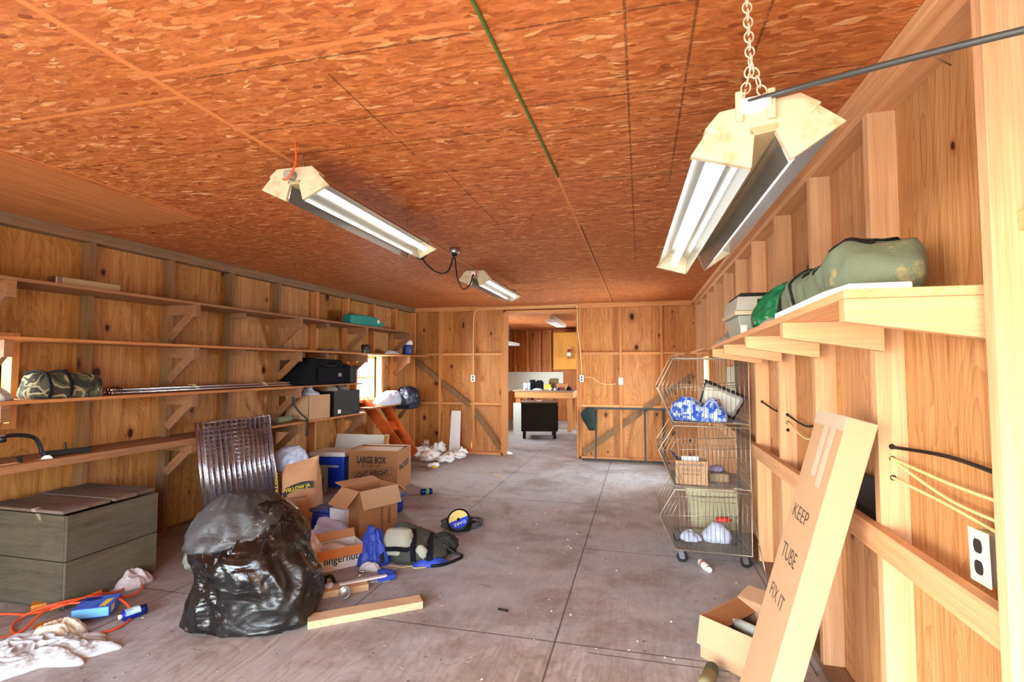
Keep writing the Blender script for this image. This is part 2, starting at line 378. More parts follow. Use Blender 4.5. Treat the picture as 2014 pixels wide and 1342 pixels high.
def wall_with_holes(fn, u0, u1, z0, z1, holes, th):
    """fn(u, d, z) -> point; rectangular holes (ua, ub, za, zb)"""
    m = MB(); us = sorted({u0, u1, *[h[0] for h in holes], *[h[1] for h in holes]})
    for a, b in zip(us, us[1:]):
        if b - a < 1e-6: continue
        zs = z0; hs = sorted([h for h in holes if h[0] <= a + 1e-6 and h[1] >= b - 1e-6], key=lambda h: h[2])
        segs = []
        for h in hs: segs.append((zs, h[2])); zs = h[3]
        segs.append((zs, z1))
        for p, q in segs:
            if q - p < 1e-6: continue
            m.hexa([fn(a, 0, p), fn(b, 0, p), fn(b, th, p), fn(a, th, p), fn(a, 0, q), fn(b, 0, q), fn(b, th, q), fn(a, th, q)])
    return m
WL = (1.40, 2.44, 1.06, 1.60); WF = (6.36, 6.98, .96, 1.575); WR = (6.66, 7.20, .72, 1.55)
m = wall_with_holes(lambda u, d, z: LW(u, -d, z), -1.3, YF, 0, H, [WL, WF], .02); struct('wall_left', m, M_ply_y)
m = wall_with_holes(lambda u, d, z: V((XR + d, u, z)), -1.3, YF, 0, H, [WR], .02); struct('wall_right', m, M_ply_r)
DX0, DX1, DZ = -2.15, -.935, 2.33
m = wall_with_holes(lambda u, d, z: V((u, YF + d, z)), -4.05, XR, 0, H, [(DX0, DX1, 0, DZ)], .02); struct('wall_far', m, M_ply_x)
m = wall_with_holes(lambda u, d, z: V((u, -1.25 - d, z)), -4.4, XR+.1, 0, H, [(-3.5, .75, 0, 2.1)], .04); struct('wall_back', m, M_ply_x)

ti = [0]
def trim(mb, mat, **k):
    ti[0] += 1
    return struct('trim_%d' % ti[0], mb, mat, **k)
# left wall studs, every one its own board
stud_u = [2.24 + .645*k for k in range(10)]
for u in [-.98 + .645*k for k in range(5)] + stud_u:
    m = MB()
    if WF[0] < u < WF[1] or (WL[0]-.02) < u < WL[1]-.02:
        w = WF if u > 5 else WL
        m.box((0, u, .04), (.09, u+.038, w[2]-.04), fn=lambda q: LW(q.y, q.x+.001, q.z)); m.box((0, u, w[3]+.04), (.09, u+.038, H-.08), fn=lambda q: LW(q.y, q.x+.001, q.z))
    else: m.box((0, u, .04), (.09, u+.038, H-.08), fn=lambda q: LW(q.y, q.x+.001, q.z))
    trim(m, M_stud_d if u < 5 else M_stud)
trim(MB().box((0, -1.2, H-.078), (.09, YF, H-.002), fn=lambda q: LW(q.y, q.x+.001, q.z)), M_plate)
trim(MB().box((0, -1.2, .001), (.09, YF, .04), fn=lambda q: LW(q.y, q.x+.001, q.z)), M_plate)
# right wall
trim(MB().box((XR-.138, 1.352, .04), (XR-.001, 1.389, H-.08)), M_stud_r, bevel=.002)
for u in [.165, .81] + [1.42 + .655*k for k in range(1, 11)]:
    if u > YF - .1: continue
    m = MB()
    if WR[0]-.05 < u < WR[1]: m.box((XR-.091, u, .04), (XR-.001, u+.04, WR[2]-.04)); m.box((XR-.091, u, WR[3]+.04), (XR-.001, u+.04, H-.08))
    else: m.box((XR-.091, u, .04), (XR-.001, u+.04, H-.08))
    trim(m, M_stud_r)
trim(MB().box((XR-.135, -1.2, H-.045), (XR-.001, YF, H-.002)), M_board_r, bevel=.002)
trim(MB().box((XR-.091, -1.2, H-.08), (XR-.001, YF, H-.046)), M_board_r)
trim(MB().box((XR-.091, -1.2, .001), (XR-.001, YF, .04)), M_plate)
# horizontal rail let into the right-hand studs, and short blocks
trim(MB().box((XR-.128, 1.39, .785), (XR-.092, 6.6, .872)), M_board_r, bevel=.002)
trim(MB().box((XR-.09, .85, 1.72), (XR-.002, 1.351, 1.762)), M_board_r, bevel=.002)
trim(MB().box((XR-.09, 5.39, 1.60), (XR-.002, 6.62, 1.64)), M_board_r)
# far wall studs, rails and braces
YS = YF - .09
far_studs = [-3.84, -3.27, -2.68, -2.19]; far_r = [-.93, -.31, .30, .80]
for x in far_studs + far_r:
    trim(MB().box((x, YS, .04), (x+.038, YF-.001, H-.07)), M_stud)
trim(MB().box((-3.9, YS, H-.069), (XR-.14, YF-.001, H-.002)), M_lum_x)
for a, b in [(-3.9, DX0-.04), (DX1+.04, XR-.1)]: trim(MB().box((a, YS, .001), (b, YF-.001, .04)), M_lum_x)
for z in (.82, 1.63):
    for a, b in [(-3.80, -3.271), (-3.231, -2.681), (-2.641, -2.191), (-.891, -.311), (-.271, .299), (.339, .80)]:
        trim(MB().box((a, YS+.004, z-.019), (b, YF-.001, z+.019)), M_lum_x)
# doorway jambs and head
trim(MB().box((DX0-.002, YS-.02, 0.001), (DX0+.03, YF+.12, DZ)), M_stud, bevel=.002)
trim(MB().box((DX1-.03, YS-.02, 0.001), (DX1+.002, YF+.12, DZ)), M_stud, bevel=.002)
trim(MB().box((DX0, YS-.02, DZ-.03), (DX1, YF+.12, DZ+.001)), M_lum_x, bevel=.002)
def diag(x0, z0, x1, z1, mat=M_stud_d):
    a = V((x0, YS+.012, z0)); b = V((x1, YS+.012, z1)); d = (b-a).normalized(); trim(MB().bar(a, b, .018, .088, up=V((-d.z, 0, d.x))), mat)
diag(-3.76, 1.56, -2.74, .80); diag(-2.66, .72, -2.20, .10, M_stud_d); diag(-.88, .08, .76, 1.30)
# windows: frame, glazing bars and real glass
def glass_mat():
    t = NT('window_glass'); t.t.nodes.remove(t.b)
    fr = 0.06; tr = t.n('BsdfTransparent', {0: (.93, .97, .98, 1)}); gl = t.n('BsdfGlossy', {'Roughness': .05})
    mx = t.n('MixShader', {0: fr, 1: tr.outputs[0], 2: gl.outputs[0]}); t.t.links.new(mx.outputs[0], t.out.inputs[0]); return t.m
M_glass = glass_mat()
def window(n, fn, w):
    u0, u1, z0, z1 = w; m = MB()
    for a, b, p, q in [(u0-.04, u0, z0-.04, z1+.04), (u1, u1+.04, z0-.04, z1+.04), (u0, u1, z0-.04, z0), (u0, u1, z1, z1+.04)]:
        m.box((-.07, a, p), (.088, b, q), fn=fn)
    o = struct('window_%d' % n, m, M_stud)
    m2 = MB(); um = (u0+u1)/2; zm = (z0+z1)/2
    for a, b, p, q in [(u0, u0+.03, z0, z1), (u1-.03, u1, z0, z1), (u0, u1, z0, z0+.03), (u0, u1, z1-.03, z1), (u0, u1, zm-.012, zm+.012)]:
        m2.box((-.045, a, p), (-.02, b, q), fn=fn)
    m2.build('sash', M_pale, o)
    MB().box((-.036, u0+.02, z0+.02), (-.032, u1-.02, z1-.02), fn=fn).build('pane', M_glass, o)
window(1, lambda q: LW(q.y, q.x, q.z), WL)
window(2, lambda q: LW(q.y, q.x, q.z), WF)
window(3, lambda q: V((XR - q.x, q.y, q.z)), WR)
# ceiling plywood patch and joists seen as battens
M_patch = wood('patch_plywood', srgb(196, 128, 74), srgb(158, 96, 52), 'Y', 14, .7, .25, 4.0, rings=.8)
trim(MB().box((-3.9, .4, H-.014), (-2.86, 2.80, H-.001)), M_patch)

# ------------------------------------------------------------------ back room beyond the doorway
M_ply_back = wood('plywood_back_room', srgb(206, 132, 66), srgb(150, 80, 32), 'Z', 20, 1.3, .40, 2.6, sheet=(0, .61, -4.0), rings=.8)
BY = 13.6
m = wall_with_holes(lambda u, d, z: V((u, BY + d, z)), -4.0, 1.0, 0, H, [], .04); struct('wall_back_room_far', m, M_ply_back)
m = wall_with_holes(lambda u, d, z: V((-3.60 - d, u, z)), YF+.02, BY, 0, H, [(9.6, 11.6, .9, 1.7)], .04); struct('wall_back_room_left', m, M_ply_y)
m = wall_with_holes(lambda u, d, z: V((.60 + d, u, z)), YF+.02, BY, 0, H, [(11.2, 12.6, .8, 1.7)], .04); struct('wall_back_room_right', m, M_ply_y)
for x in (-3.3, -2.95, -2.62, -2.33): trim(MB().box((x, BY-.09, 1.29), (x+.04, BY-.001, H-.01)), M_stud)
M_white_panel = plain('white_wall_panel', srgb(214, 220, 212), .6, var=.05, scale=2)
trim(MB().box((-3.58, BY-.03, .80), (-1.98, BY-.002, 1.285)), M_white_panel)
window(4, lambda q: V((-3.60 + q.x, q.y, q.z)), (9.6, 11.6, .9, 1.7))
window(5, lambda q: V((.60 - q.x, q.y, q.z)), (11.2, 12.6, .8, 1.7))
# ------------------------------------------------------------------ shared materials for things
M_card = plain('cardboard', srgb(184, 148, 112), .8, var=.08, scale=6, bump=.08, bscale=120)
M_card_dk = plain('old_cardboard', srgb(164, 112, 66), .8, var=.10, scale=5, bump=.08, bscale=120)
M_card_in = plain('cardboard_inside', srgb(186, 140, 98), .85, var=.08)
M_black = plain('black_plastic', srgb(15, 16, 19), .5, var=.2, spec=.3)
M_blackm = plain('black_painted_metal', srgb(26, 27, 30), .4, metal=.2, var=.2)
M_blackf = plain('black_fabric', srgb(13, 15, 22), .9, spec=.2, var=.3, scale=14, bump=.3)
M_ink = plain('printed_ink', srgb(30, 26, 24), .7)
M_white = plain('white_plastic', srgb(232, 232, 228), .4, var=.04)
M_cream = plain('cream_enamel', srgb(196, 182, 152), .4, var=.08, scale=8, dirt=srgb(170, 140, 100), dirt_amt=.08)
M_whitebag = plain('white_plastic_bag', srgb(196, 208, 232), .3, var=.10, scale=8, bump=.2, bscale=22)
M_chrome = plain('chrome_wire', srgb(206, 212, 228), .16, metal=1.0, var=.05)
M_steel = plain('dull_steel', srgb(170, 168, 164), .38, metal=.9, var=.1)
M_rubber = plain('black_rubber', srgb(28, 28, 30), .8)
M_orange = plain('orange_cord', srgb(226, 84, 38), .5, var=.08)
M_tape = plain('packing_tape', srgb(196, 184, 164), .25, var=.05)
M_blue = plain('blue_plastic', srgb(20, 62, 196), .35, var=.06)
M_cable_y = plain('yellow_cable', srgb(226, 202, 140), .5, var=.05)
M_styro = plain('white_foam', srgb(240, 240, 238), .8, var=.03, bump=.3, bscale=40)
M_cloth_w = plain('dirty_white_cloth', srgb(198, 204, 204), .9, var=.10, scale=7, bump=.3, dirt=srgb(140, 124, 100), dirt_amt=.06)
M_twine = plain('twine', srgb(200, 176, 120), .9)

def frame_M(o, right, up):
    r = V(right).normalized(); u = V(up).normalized(); n = r.cross(u).normalized(); u = n.cross(r).normalized()
    return r, u, n, V(o)
def text(s, parent, o, right, up, width, height, mat, bold=.012, name='lettering', center=False, skew=0.0):
    """lettering standing 0.6 mm proud of the surface; o = lower left corner of the text"""
    cu = bpy.data.curves.new('lettering_curve', 'FONT'); cu.body = s; cu.size = 1.0; cu.offset = bold; cu.extrude = 0.0
    ob = bpy.data.objects.new('lettering_tmp', cu); C.objects.link(ob)
    dg = bpy.context.evaluated_depsgraph_get(); me = bpy.data.meshes.new_from_object(ob.evaluated_get(dg))
    vs = [v.co.copy() for v in me.vertices]; fs = [list(p.vertices) for p in me.polygons]
    bpy.data.objects.remove(ob); bpy.data.curves.remove(cu); bpy.data.meshes.remove(me)
    x0 = min(v.x for v in vs); x1 = max(v.x for v in vs); y0 = min(v.y for v in vs); y1 = max(v.y for v in vs)
    r, u, n, O = frame_M(o, right, up); sx = width/(x1-x0); sy = height/(y1-y0)
    m = MB(); m.add([O + r*((v.x-x0)*sx) + u*((v.y-y0)*sy + skew*(v.x-x0)*sx) + n*.0009 for v in vs], fs)
    return m.build(name, mat, parent)

def smooth01(t): return t*t*(3-2*t)
def ridged(p): return 1 - 2*abs(noise.noise(p))
def loft(rings, n=64, m=44, amp=.01, freq=6.0, seed=0, vert=0.35, M=None, loc=(0,0,0), lump=0.0, lfreq=2.5):
    """closed bag-like surface through rings (z, cx, cy, rx, ry, e)"""
    M = M or Matrix.Identity(3); loc = V(loc); K = len(rings)-1; sd = V((seed*7.7, seed*3.3, seed*5.1)); rows = []
    for j in range(m+1):
        t = j/m*K; i = min(int(t), K-1); f = t-i
        a, b = rings[i], rings[i+1]; p0 = rings[max(i-1, 0)]; p3 = rings[min(i+2, K)]
        rg = [.5*((2*a[k]) + (-p0[k]+b[k])*f + (2*p0[k]-5*a[k]+4*b[k]-p3[k])*f*f + (-p0[k]+3*a[k]-3*b[k]+p3[k])*f**3) for k in range(6)]
        z, cx, cy, rx, ry, e = rg; rx = max(rx, .002); ry = max(ry, .002); row = []
        for k in range(n):
            an = k*2*math.pi/n; ca, sa = math.cos(an), math.sin(an)
            px_ = math.copysign(abs(ca)**(2/e), ca)*rx; py_ = math.copysign(abs(sa)**(2/e), sa)*ry
            q = V((px_, py_, z*vert)); d = V((ca, sa, 0)); freq_ = freq * (2.6 if max(r_[3] for r_ in rings) < .2 else 1.6)
            disp = amp*ridged(q*freq_ + sd)+ amp*.5*ridged(q*freq_*2.3 + sd*2) + lump*noise.noise(V((px_, py_, z))*lfreq + sd)
            fade = min(1, j/2, (m-j)/2)
            zz = z + amp*.6*noise.noise(V((px_, py_, z))*freq*1.4 + sd)*fade
            row.append(loc + M @ V((cx+px_+d.x*disp, cy+py_+d.y*disp, max(zz, rings[0][0]))))
        rows.append(row)
    vs = [p for r in rows for p in r]; fs = []
    for j in range(m):
        for k in range(n): fs.append((j*n+k, j*n+(k+1) % n, (j+1)*n+(k+1) % n, (j+1)*n+k))
    fs.append(tuple(range(n))[::-1]); fs.append(tuple(range(m*n, (m+1)*n)))
    return MB().add(vs, fs, True)
def heap(c, rx, ry, h, seed=0, rz=0.0, amp=.3, freq=3.0, n=72, m=26, edge=.25, z0=0.0, power=.6, fold=.5):
    """a crumpled heap of cloth / film lying on a surface"""
    c = V(c); sd = V((seed*3.1, seed*7.3, seed*1.9)); vs = []; cr, sr = math.cos(rz), math.sin(rz)
    for j in range(m+1):
        t = j/m
        for k in range(n):
            a = k*2*math.pi/n; e = 1 + edge*noise.noise(V((math.cos(a)*1.7, math.sin(a)*1.7, 0)) + sd) + edge*.5*noise.noise(V((math.cos(a)*5, math.sin(a)*5, 3)) + sd)
            x = rx*t*e*math.cos(a); y = ry*t*e*math.sin(a)
            q = V((x*freq*2, y*freq*2, 0)) + sd
            w = V((noise.noise(q*.7), noise.noise(q*.7+V((9,9,9))), 0))
            f = ridged(q*1.6 + w*1.2); g = noise.noise(q*.8)
            z = h*max(0, 1-t**2.2)**power*(1 + amp*g + fold*.6*(f-.3)) if t < 1 else 0
            vs.append(V((c.x + x*cr - y*sr, c.y + x*sr + y*cr, c.z + z0 + max(z, 0.002*(1-t)))))
    fs = []
    for j in range(m):
        for k in range(n): fs.append((j*n+k, j*n+(k+1) % n, (j+1)*n+(k+1) % n, (j+1)*n+k))
    fs.append(tuple(range(m*n, (m+1)*n))[::-1])
    return MB().add(vs, fs, True)
def blob(c, s, seed=0, amp=.12, freq=2.2, sub=4, M=None, flat=None, ridge=.6):
    c = V(c); M = M or Matrix.Identity(3); bm = bmesh.new(); bmesh.ops.create_icosphere(bm, subdivisions=sub, radius=1.0); sd = V((seed*5.3, seed*2.7, seed*9.1)); vs = []
    for v in bm.verts:
        p = v.co.copy(); d = 1 + amp*(ridge*ridged(p*freq+sd) + (1-ridge)*noise.noise(p*freq*1.7+sd)*1.5)
        q = M @ V((p.x*s[0]*d, p.y*s[1]*d, p.z*s[2]*d)) + c
        if flat is not None and q.z < flat: q.z = flat + (q.z-flat)*.02
        vs.append(q)
    fs = [[v.index for v in f.verts] for f in bm.faces]; bm.free()
    return MB().add(vs, fs, True)
def arc(c, r, a0, a1, n, fx): return [fx(c[0]+r*math.cos(a0+(a1-a0)*i/n), c[1]+r*math.sin(a0+(a1-a0)*i/n)) for i in range(n+1)]
def spline(pts, n=8):
    pts = [V(p) for p in pts]; out = []
    for i in range(len(pts)-1):
        p0, p1, p2, p3 = pts[max(i-1, 0)], pts[i], pts[i+1], pts[min(i+2, len(pts)-1)]
        for k in range(n):
            t = k/n; out.append(.5*((2*p1)+(p2-p0)*t+(2*p0-5*p1+4*p2-p3)*t*t+(3*p1-p0-3*p2+p3)*t**3))
    return out + [pts[-1]]
def fbox(p0, p1, depth):
    """frame of an oriented box from its two front bottom corners: (origin, right, back)"""
    p0 = V(p0); p1 = V(p1); r = (p1-p0); w = r.length; r.normalize(); return p0, r, V((-r.y, r.x, 0)), w, depth
def obx(m, fr, a0, a1, b0, b1, z0, z1, mi=0):
    o, r, bk, w, d = fr; f = lambda q: V((o.x, o.y, 0)) + r*q.x + bk*q.y + V((0, 0, q.z)); return m.box((a0, b0, z0), (a1, b1, z1), mi, f)

# ------------------------------------------------------------------ left wall shelves with their brackets
def wall_shelf(label, z, spans, brackets, blocks, mat, depth=.38, arm=M_shelf_dk):
    t = thing('wall_shelf', label, 'shelf', LW(spans[0][0], .2, z), 0, 'long shelves on the left wall')
    for a, b, mt, th in spans:
        MB().box((.004, a, z-th), (depth, b, z), fn=lambda q: LW(q.y, q.x, q.z)).build('board', mt, t, bevel=.002)
    for u in brackets:
        m = MB(); f = lambda q: LW(q.y, q.x, q.z)
        m.box((.094, u-.04, z-.11), (depth-.02, u-.002, z-.022), fn=f)
        m.bar(LW(u-.021, depth-.06, z-.10), LW(u-.021, .10, z-.30), .030, .07, up=(0, 0, 1))
        bk_ = m.build('bracket', arm, t); MB().box((depth-.045, u-.045, z-.125), (depth-.004, u+.003, z-.0225), fn=f).build('end_block', arm, bk_)
    for u in blocks:
        MB().box((.094, u-.002, z-.075), (.24, u+.04, z-.02), fn=lambda q: LW(q.y, q.x, q.z)).build('cleat', arm, t)
    return t
BR = [2.27, 3.56, 4.85, 6.14, 7.36]
wall_shelf('topmost of the four long plank shelves on the left wall, holding a teal jug', 1.965, [(1.3, 7.45, M_shelf_dk, .022)], BR, [4.17, 5.46], M_shelf_dk)
wall_shelf('long plank shelf on the left wall, second from the top, reaching the far corner', 1.605, [(1.3, 8.03, M_shelf, .02)], BR, [4.17, 5.46], M_shelf)
wall_shelf('long plank shelf on the left wall, second from the bottom, carrying the metal rods', 1.215, [(1.3, 4.86, M_shelf, .022), (4.862, 6.02, M_shelf_dk, .018)], BR[:3], [5.46], M_shelf, arm=M_shelf_dk)
wall_shelf('lowest of the four long plank shelves on the left wall, holding the black crate', .83, [(2.1, 4.0, M_shelf_dk, .05), (4.002, 6.12, M_shelf, .022)], [3.56, 4.85, 6.10], [], M_shelf_dk, arm=M_shelf_dk)

# ------------------------------------------------------------------ right wall shelf
t = thing('wall_shelf', 'deep plank shelf on the right wall on thick pine arms, holding the green garment bag', 'shelf', (.65, 1.43, 1.59))
zt = lambda y: 1.612 - .018*(y-1.43)
m = MB().box((.49, 1.42, 0), (XR-.092, 3.86, .023), fn=lambda q: V((q.x, q.y, zt(q.y)-.023+q.z))); m.build('board', M_board_r, t, bevel=.002)
for y in [1.424, 1.99, 2.64, 3.295, 3.80]:
    z = zt(y)-.0235
    m = MB().hexa([(.492, y, z-.056), (XR-.094, y, z-.105), (XR-.094, y+.038, z-.105), (.492, y+.038, z-.056), (.492, y, z), (XR-.094, y, z), (XR-.094, y+.038, z), (.492, y+.038, z)])
    m.build('arm', M_arm, t, bevel=.002)
t = tag(MB().box((.60, 5.3, 1.585), (XR-.093, 6.6, 1.606)).build('wall_shelf', M_lum_y), 'short narrow plank shelf on the right wall behind the wire baskets', 'shelf')
tag(MB().box((.805, 4.8, .93), (.835, 5.30, 1.42)).build('pegboard_sheet', plain('pale_green_board', srgb(196, 200, 170), .7, var=.06)), 'pale green board leaning on the right wall rail behind the wire baskets', 'board')

# ------------------------------------------------------------------ fluorescent fixtures
M_refl = plain('reflector_enamel', srgb(186, 186, 182), .2, metal=.85, var=.05, scale=3)
M_back = plain('reflector_back', srgb(176, 158, 120), .5, metal=.2, var=.12)
def tube_mat():
    t = NT('fluorescent_tube'); o = t.obj(); t.bump(t.noise(o, 30, 2)[0], .02); return t.set(color=(.95, .95, .93, 1), rough=.25, ec=(1, .98, .93, 1), es=1.8)
M_tube = tube_mat()
def fixture(label, L, wing, group='twin fluorescent shop lights'):
    t = thing('shop_light', label, 'ceiling light', (0,0,0), 0, group)
    xz = lambda a, b, y: V((a, y, b))
    MB().box((-.035, -L/2, -.03), (.035, L/2, .03)).build('channel', M_back, t, local=True, bevel=.003)
    for s in (-1, 1):
        A = (.042*s, -.105); B = (.165*s, -.045); top = [(.028*s, -.04), (.045*s, -.008), (.10*s, .005)]
        prof = [A, top[0], top[1], top[2], B]; m = MB()
        m.grid(lambda u, v: xz(prof[round(u*4)][0], prof[round(u*4)][1], -L/2 + .02 + v*(L-.04)), 4, 1, smooth=False)
        r = m.build('reflector', [M_refl], t, local=True, solid=.0016)
        MB().prism([A, (.02*s, -.02), (.04*s, .012), (.105*s, .022), B], lambda a, b, y: V((a*1.04, y, b)), -L/2, -L/2+.018).build('end_plate', M_cream, t, local=True, bevel=.002)
        MB().prism([A, (.02*s, -.02), (.04*s, .012), (.105*s, .022), B], lambda a, b, y: V((a*1.04, y, b)), L/2-.018, L/2).build('end_plate', M_cream, t, local=True, bevel=.002)
        MB().cyl((.09*s, -L/2+.03, -.045), (.09*s, L/2-.03, -.045), .0165, n=16).build('lamp_tube', M_tube, t, local=True)
    MB().prism([(-.13, .01), (-.09, .045), (.09, .045), (.13, .01), (.10, -.012), (-.10, -.012)], lambda a, b, y: V((a, y, b)), -L/2-.004, -L/2+.045).build('end_cap', M_cream, t, local=True, bevel=.004)
    MB().prism([(-.13, .01), (-.09, .045), (.09, .045), (.13, .01), (.10, -.012), (-.10, -.012)], lambda a, b, y: V((a, y, b)), L/2-.045, L/2+.004).build('end_cap', M_cream, t, local=True, bevel=.004)
    return t
def ring_link(m, c, ax, r=.0105, w=.0022, stretch=1.5, up=(0,0,1)):
    up = V(up).normalized(); side = V(ax); side = (side - up*side.dot(up)).normalized()
    m.tube([V(c) + up*(math.sin(a)*r*stretch) + side*(math.cos(a)*r) for a in [k*2*math.pi/12 for k in range(12)]], w, 6, closed=True)
def chain(m, a, b):
    a = V(a); b = V(b); d = b-a; n = max(2, int(d.length/.021)); u = d.normalized()
    ax1 = V((1, 0, 0)) if abs(u.x) < .8 else V((0, 1, 0)); ax2 = u.cross(ax1)
    for i in range(n+1): ring_link(m, a + d*(i/n), ax1 if i % 2 else ax2, up=u)
L4 = 1.30
f1 = fixture('large white twin-tube shop light hanging on chains over the right side of the room', L4, 0)
f1.location = (.265, 1.93, 1.985); f1.rotation_euler = (R(-1.0), R(-9), R(2))
bpy.context.view_layer.update()
m = MB(); chain(m, (.272, 1.36, 2.385), (.272, 1.33, 2.175)); chain(m, (.272, 1.325, 2.16), (.248, 1.31, 2.055)); chain(m, (.272, 1.325, 2.16), (.30, 1.31, 2.06))
m.tube(spline([(.272, 1.36, 2.419), (.272, 1.36, 2.40), (.272, 1.362, 2.375)]), .003, 6)
m.build('chain', plain('pale_painted_chain', srgb(226, 214, 188), .4, metal=.3), f1)
m = MB(); chain(m, (.25, 2.5, 2.40), (.25, 2.5, 2.03)); m.tube([(.25, 2.5, 2.42), (.25, 2.5, 2.39)], .003, 6); m.build('chain', M_steel, f1)
m = MB(); m.tube([(.235, 1.275, 2.03), (.30, 1.275, 2.037)], .019, 16); m.build('socket_end', M_white, f1)
for dx in (-.035, .035): MB().cbox((.268+dx, 1.27, 2.03), (.016, .012, .07)).build('hanger_tab', M_cream, f1, bevel=.002)
f2 = fixture('white twin-tube shop light fixed under the ceiling left of centre, with an orange twist tie', L4, 0); f2.location = (-1.51, 2.62, 2.275); f2.rotation_euler = (0, 0, R(.5))
f3 = fixture('smaller-looking white twin-tube shop light on the ceiling beyond the junction box', L4, 0); f3.location = (-1.56, 5.40, 2.32)
for f, y in ((f2, 2.62-L4/2-.03), (f3, 5.40-L4/2-.03)):
    x = f.location.x; z = f.location.z
    MB().tube([(x+.0, y+.03, z+.005), (x+.0, y-.01, z+.0)], .022, 18).build('socket_end', M_steel, f)
    MB().tube(spline([(x+.03, y+.0, H-.002), (x+.045, y-.012, z+.06), (x+.03, y-.02, z-.0), (x-.0, y-.02, z-.028), (x-.02, y-.01, z-.02)]), .0045, 8).build('twist_tie', M_orange, f)
    MB().cyl((x, y+.1, z+.02), (x, y+.1, H-.001), .003, n=6).build('hanger_wire', M_steel, f); MB().cyl((x, y+1.2, z+.02), (x, y+1.2, H-.001), .003, n=6).build('hanger_wire', M_steel, f)
jb = thing('junction_box', 'grey octagonal electrical junction box on the ceiling between the two lights', 'junction box', (-1.50, 4.02, H-.05))
MB().lathe([(.001, 0), (.035, 0), (.045, .006), (.045, .048), (.001, .048)], (-1.50, 4.02, H-.05), n=8).build('box_body', M_steel, jb)
MB().lathe([(.001, -.02), (.02, -.02), (.024, 0), (.001, .001)], (-1.50, 4.02, H-.05), n=16).build('gland', M_black, jb)
tag(MB().tube(spline([(-1.515, 3.27, 2.27), (-1.52, 3.30, 2.20), (-1.50, 3.36, 2.19), (-1.47, 3.42, 2.26), (-1.50, 3.33, 2.27), (-1.52, 3.45, 2.19), (-1.52, 3.70, 2.155), (-1.51, 3.90, 2.20), (-1.505, 4.01, H-.075)]), .006, 8).build('electrical_cable', M_black), 'looped black cord hanging from the left ceiling light to the junction box', 'cord')
tag(MB().tube(spline([(-1.50, 4.03, H-.075), (-1.52, 4.15, 2.19), (-1.56, 4.40, 2.13), (-1.57, 4.62, 2.20), (-1.56, 4.70, 2.32)]), .006, 8).build('electrical_cable', M_black), 'black cord sagging from the junction box to the farther ceiling light', 'cord')
tag(MB().tube(spline([(.25, 1.262, 2.035), (.33, 1.25, 2.045), (.45, 1.15, 2.02), (.62, 1.02, 1.985), (.82, .92, 1.96), (.895, .90, 1.95)]), .0065, 10).build('electrical_cable', plain('grey_black_cord', srgb(52, 56, 58), .45)), 'black power cord stretching from the nearest hanging light to the right wall', 'cord')
tag(MB().tube(spline([(-.445, 1.0, H-.004), (-.43, 1.26, H-.006), (-.42, 1.8, H-.004), (-.41, 2.2, H-.006), (-.405, 2.62, H-.004)]), .006, 6).build('green_string', plain('green_twine', srgb(74, 110, 44), .8, var=.3, scale=60)), 'green string running along a joint of the ceiling boards', 'string')

# ------------------------------------------------------------------ electrical boxes and cables
def outlet_plate(name, label, c, right, up, w, h, mat, kind='duplex', cat='outlet', box=None):
    r, u, n, O = frame_M(c, right, up); t = thing(name, label, cat, O)
    f = lambda q: O + r*q.x + u*q.y + n*q.z
    if box: MB().box((-w/2*.86, -h/2*.92, -box), (w/2*.86, h/2*.92, -.0005), fn=f).build('box', M_steel, t)
    MB().box((-w/2, -h/2, 0), (w/2, h/2, .005), fn=f).build('cover_plate', mat, t, bevel=.002)
    if kind == 'duplex':
        for s in (-1, 1):
            m = MB(); m.prism([(math.cos(k*math.pi/8)*w*.22, max(-h*.13, min(h*.13, math.sin(k*math.pi/8)*h*.16)) + s*h*.2) for k in range(16)], lambda a, b, z: f(V((a, b, z))), .005, .0065); m.build('socket', M_ink, t)
    elif kind == 'switch':
        MB().box((-w*.07, -h*.09, .005), (w*.07, h*.09, .016), fn=f).build('toggle', M_white, t)
    return t
outlet_plate('power_outlet', 'cream duplex outlet tilted on the right wall beside the nearest stud', (.822, 1.555, .945), (0, -1, .03), (0, 0, 1), .078, .132, plain('ivory_plastic', srgb(240, 230, 190), .35, var=.04), box=.05)
outlet_plate('power_outlet', 'small grey duplex outlet on the right jamb of the doorway', (-.885, YS-.006, 1.24), (1, 0, 0), (0, 0, 1), .065, .11, M_steel, box=.0)
outlet_plate('power_outlet', 'white outlet box on the far wall stud left of the doorway, under a thin cable', (-2.66, YS-.028, 1.235), (1, 0, 0), (0, 0, 1), .07, .11, M_white, box=.027)
outlet_plate('light_switch', 'bright white switch plate alone on the far wall right of the doorway', (-.29, YS-.005, 1.20), (1, 0, 0), (0, 0, 1), .065, .11, M_white, 'switch', 'switch')
zc = H-.10
tag(MB().tube(spline([(-2.66, YS-.006, 1.29), (-2.665, YS-.006, 1.7), (-2.66, YS-.006, 2.2), (-2.62, YS-.02, zc+.02), (-2.5, YS-.03, zc+.055), (-1.9, YS-.03, zc+.062), (-1.2, YS-.03, zc+.07), (-.98, YS-.03, zc+.07), (-.95, YS-.026, zc+.0), (-.94, YS-.026, 2.0), (-.90, YS-.006, 1.6), (-.885, YS-.006, 1.30)], 6), .007, 8).build('electrical_cable', M_cable_y), 'pale cable running up the far wall and over the doorway between two outlets', 'cable')
tag(MB().tube(spline([(-.85, YS-.008, 1.25), (-.74, YS-.01, 1.26), (-.60, YS-.004, 1.17), (-.45, YS-.002, 1.15), (-.36, YS-.002, 1.165)]), .005, 6).build('electrical_cable', M_cable_y), 'short pale cable drooping rightward from the doorway outlet', 'cable')
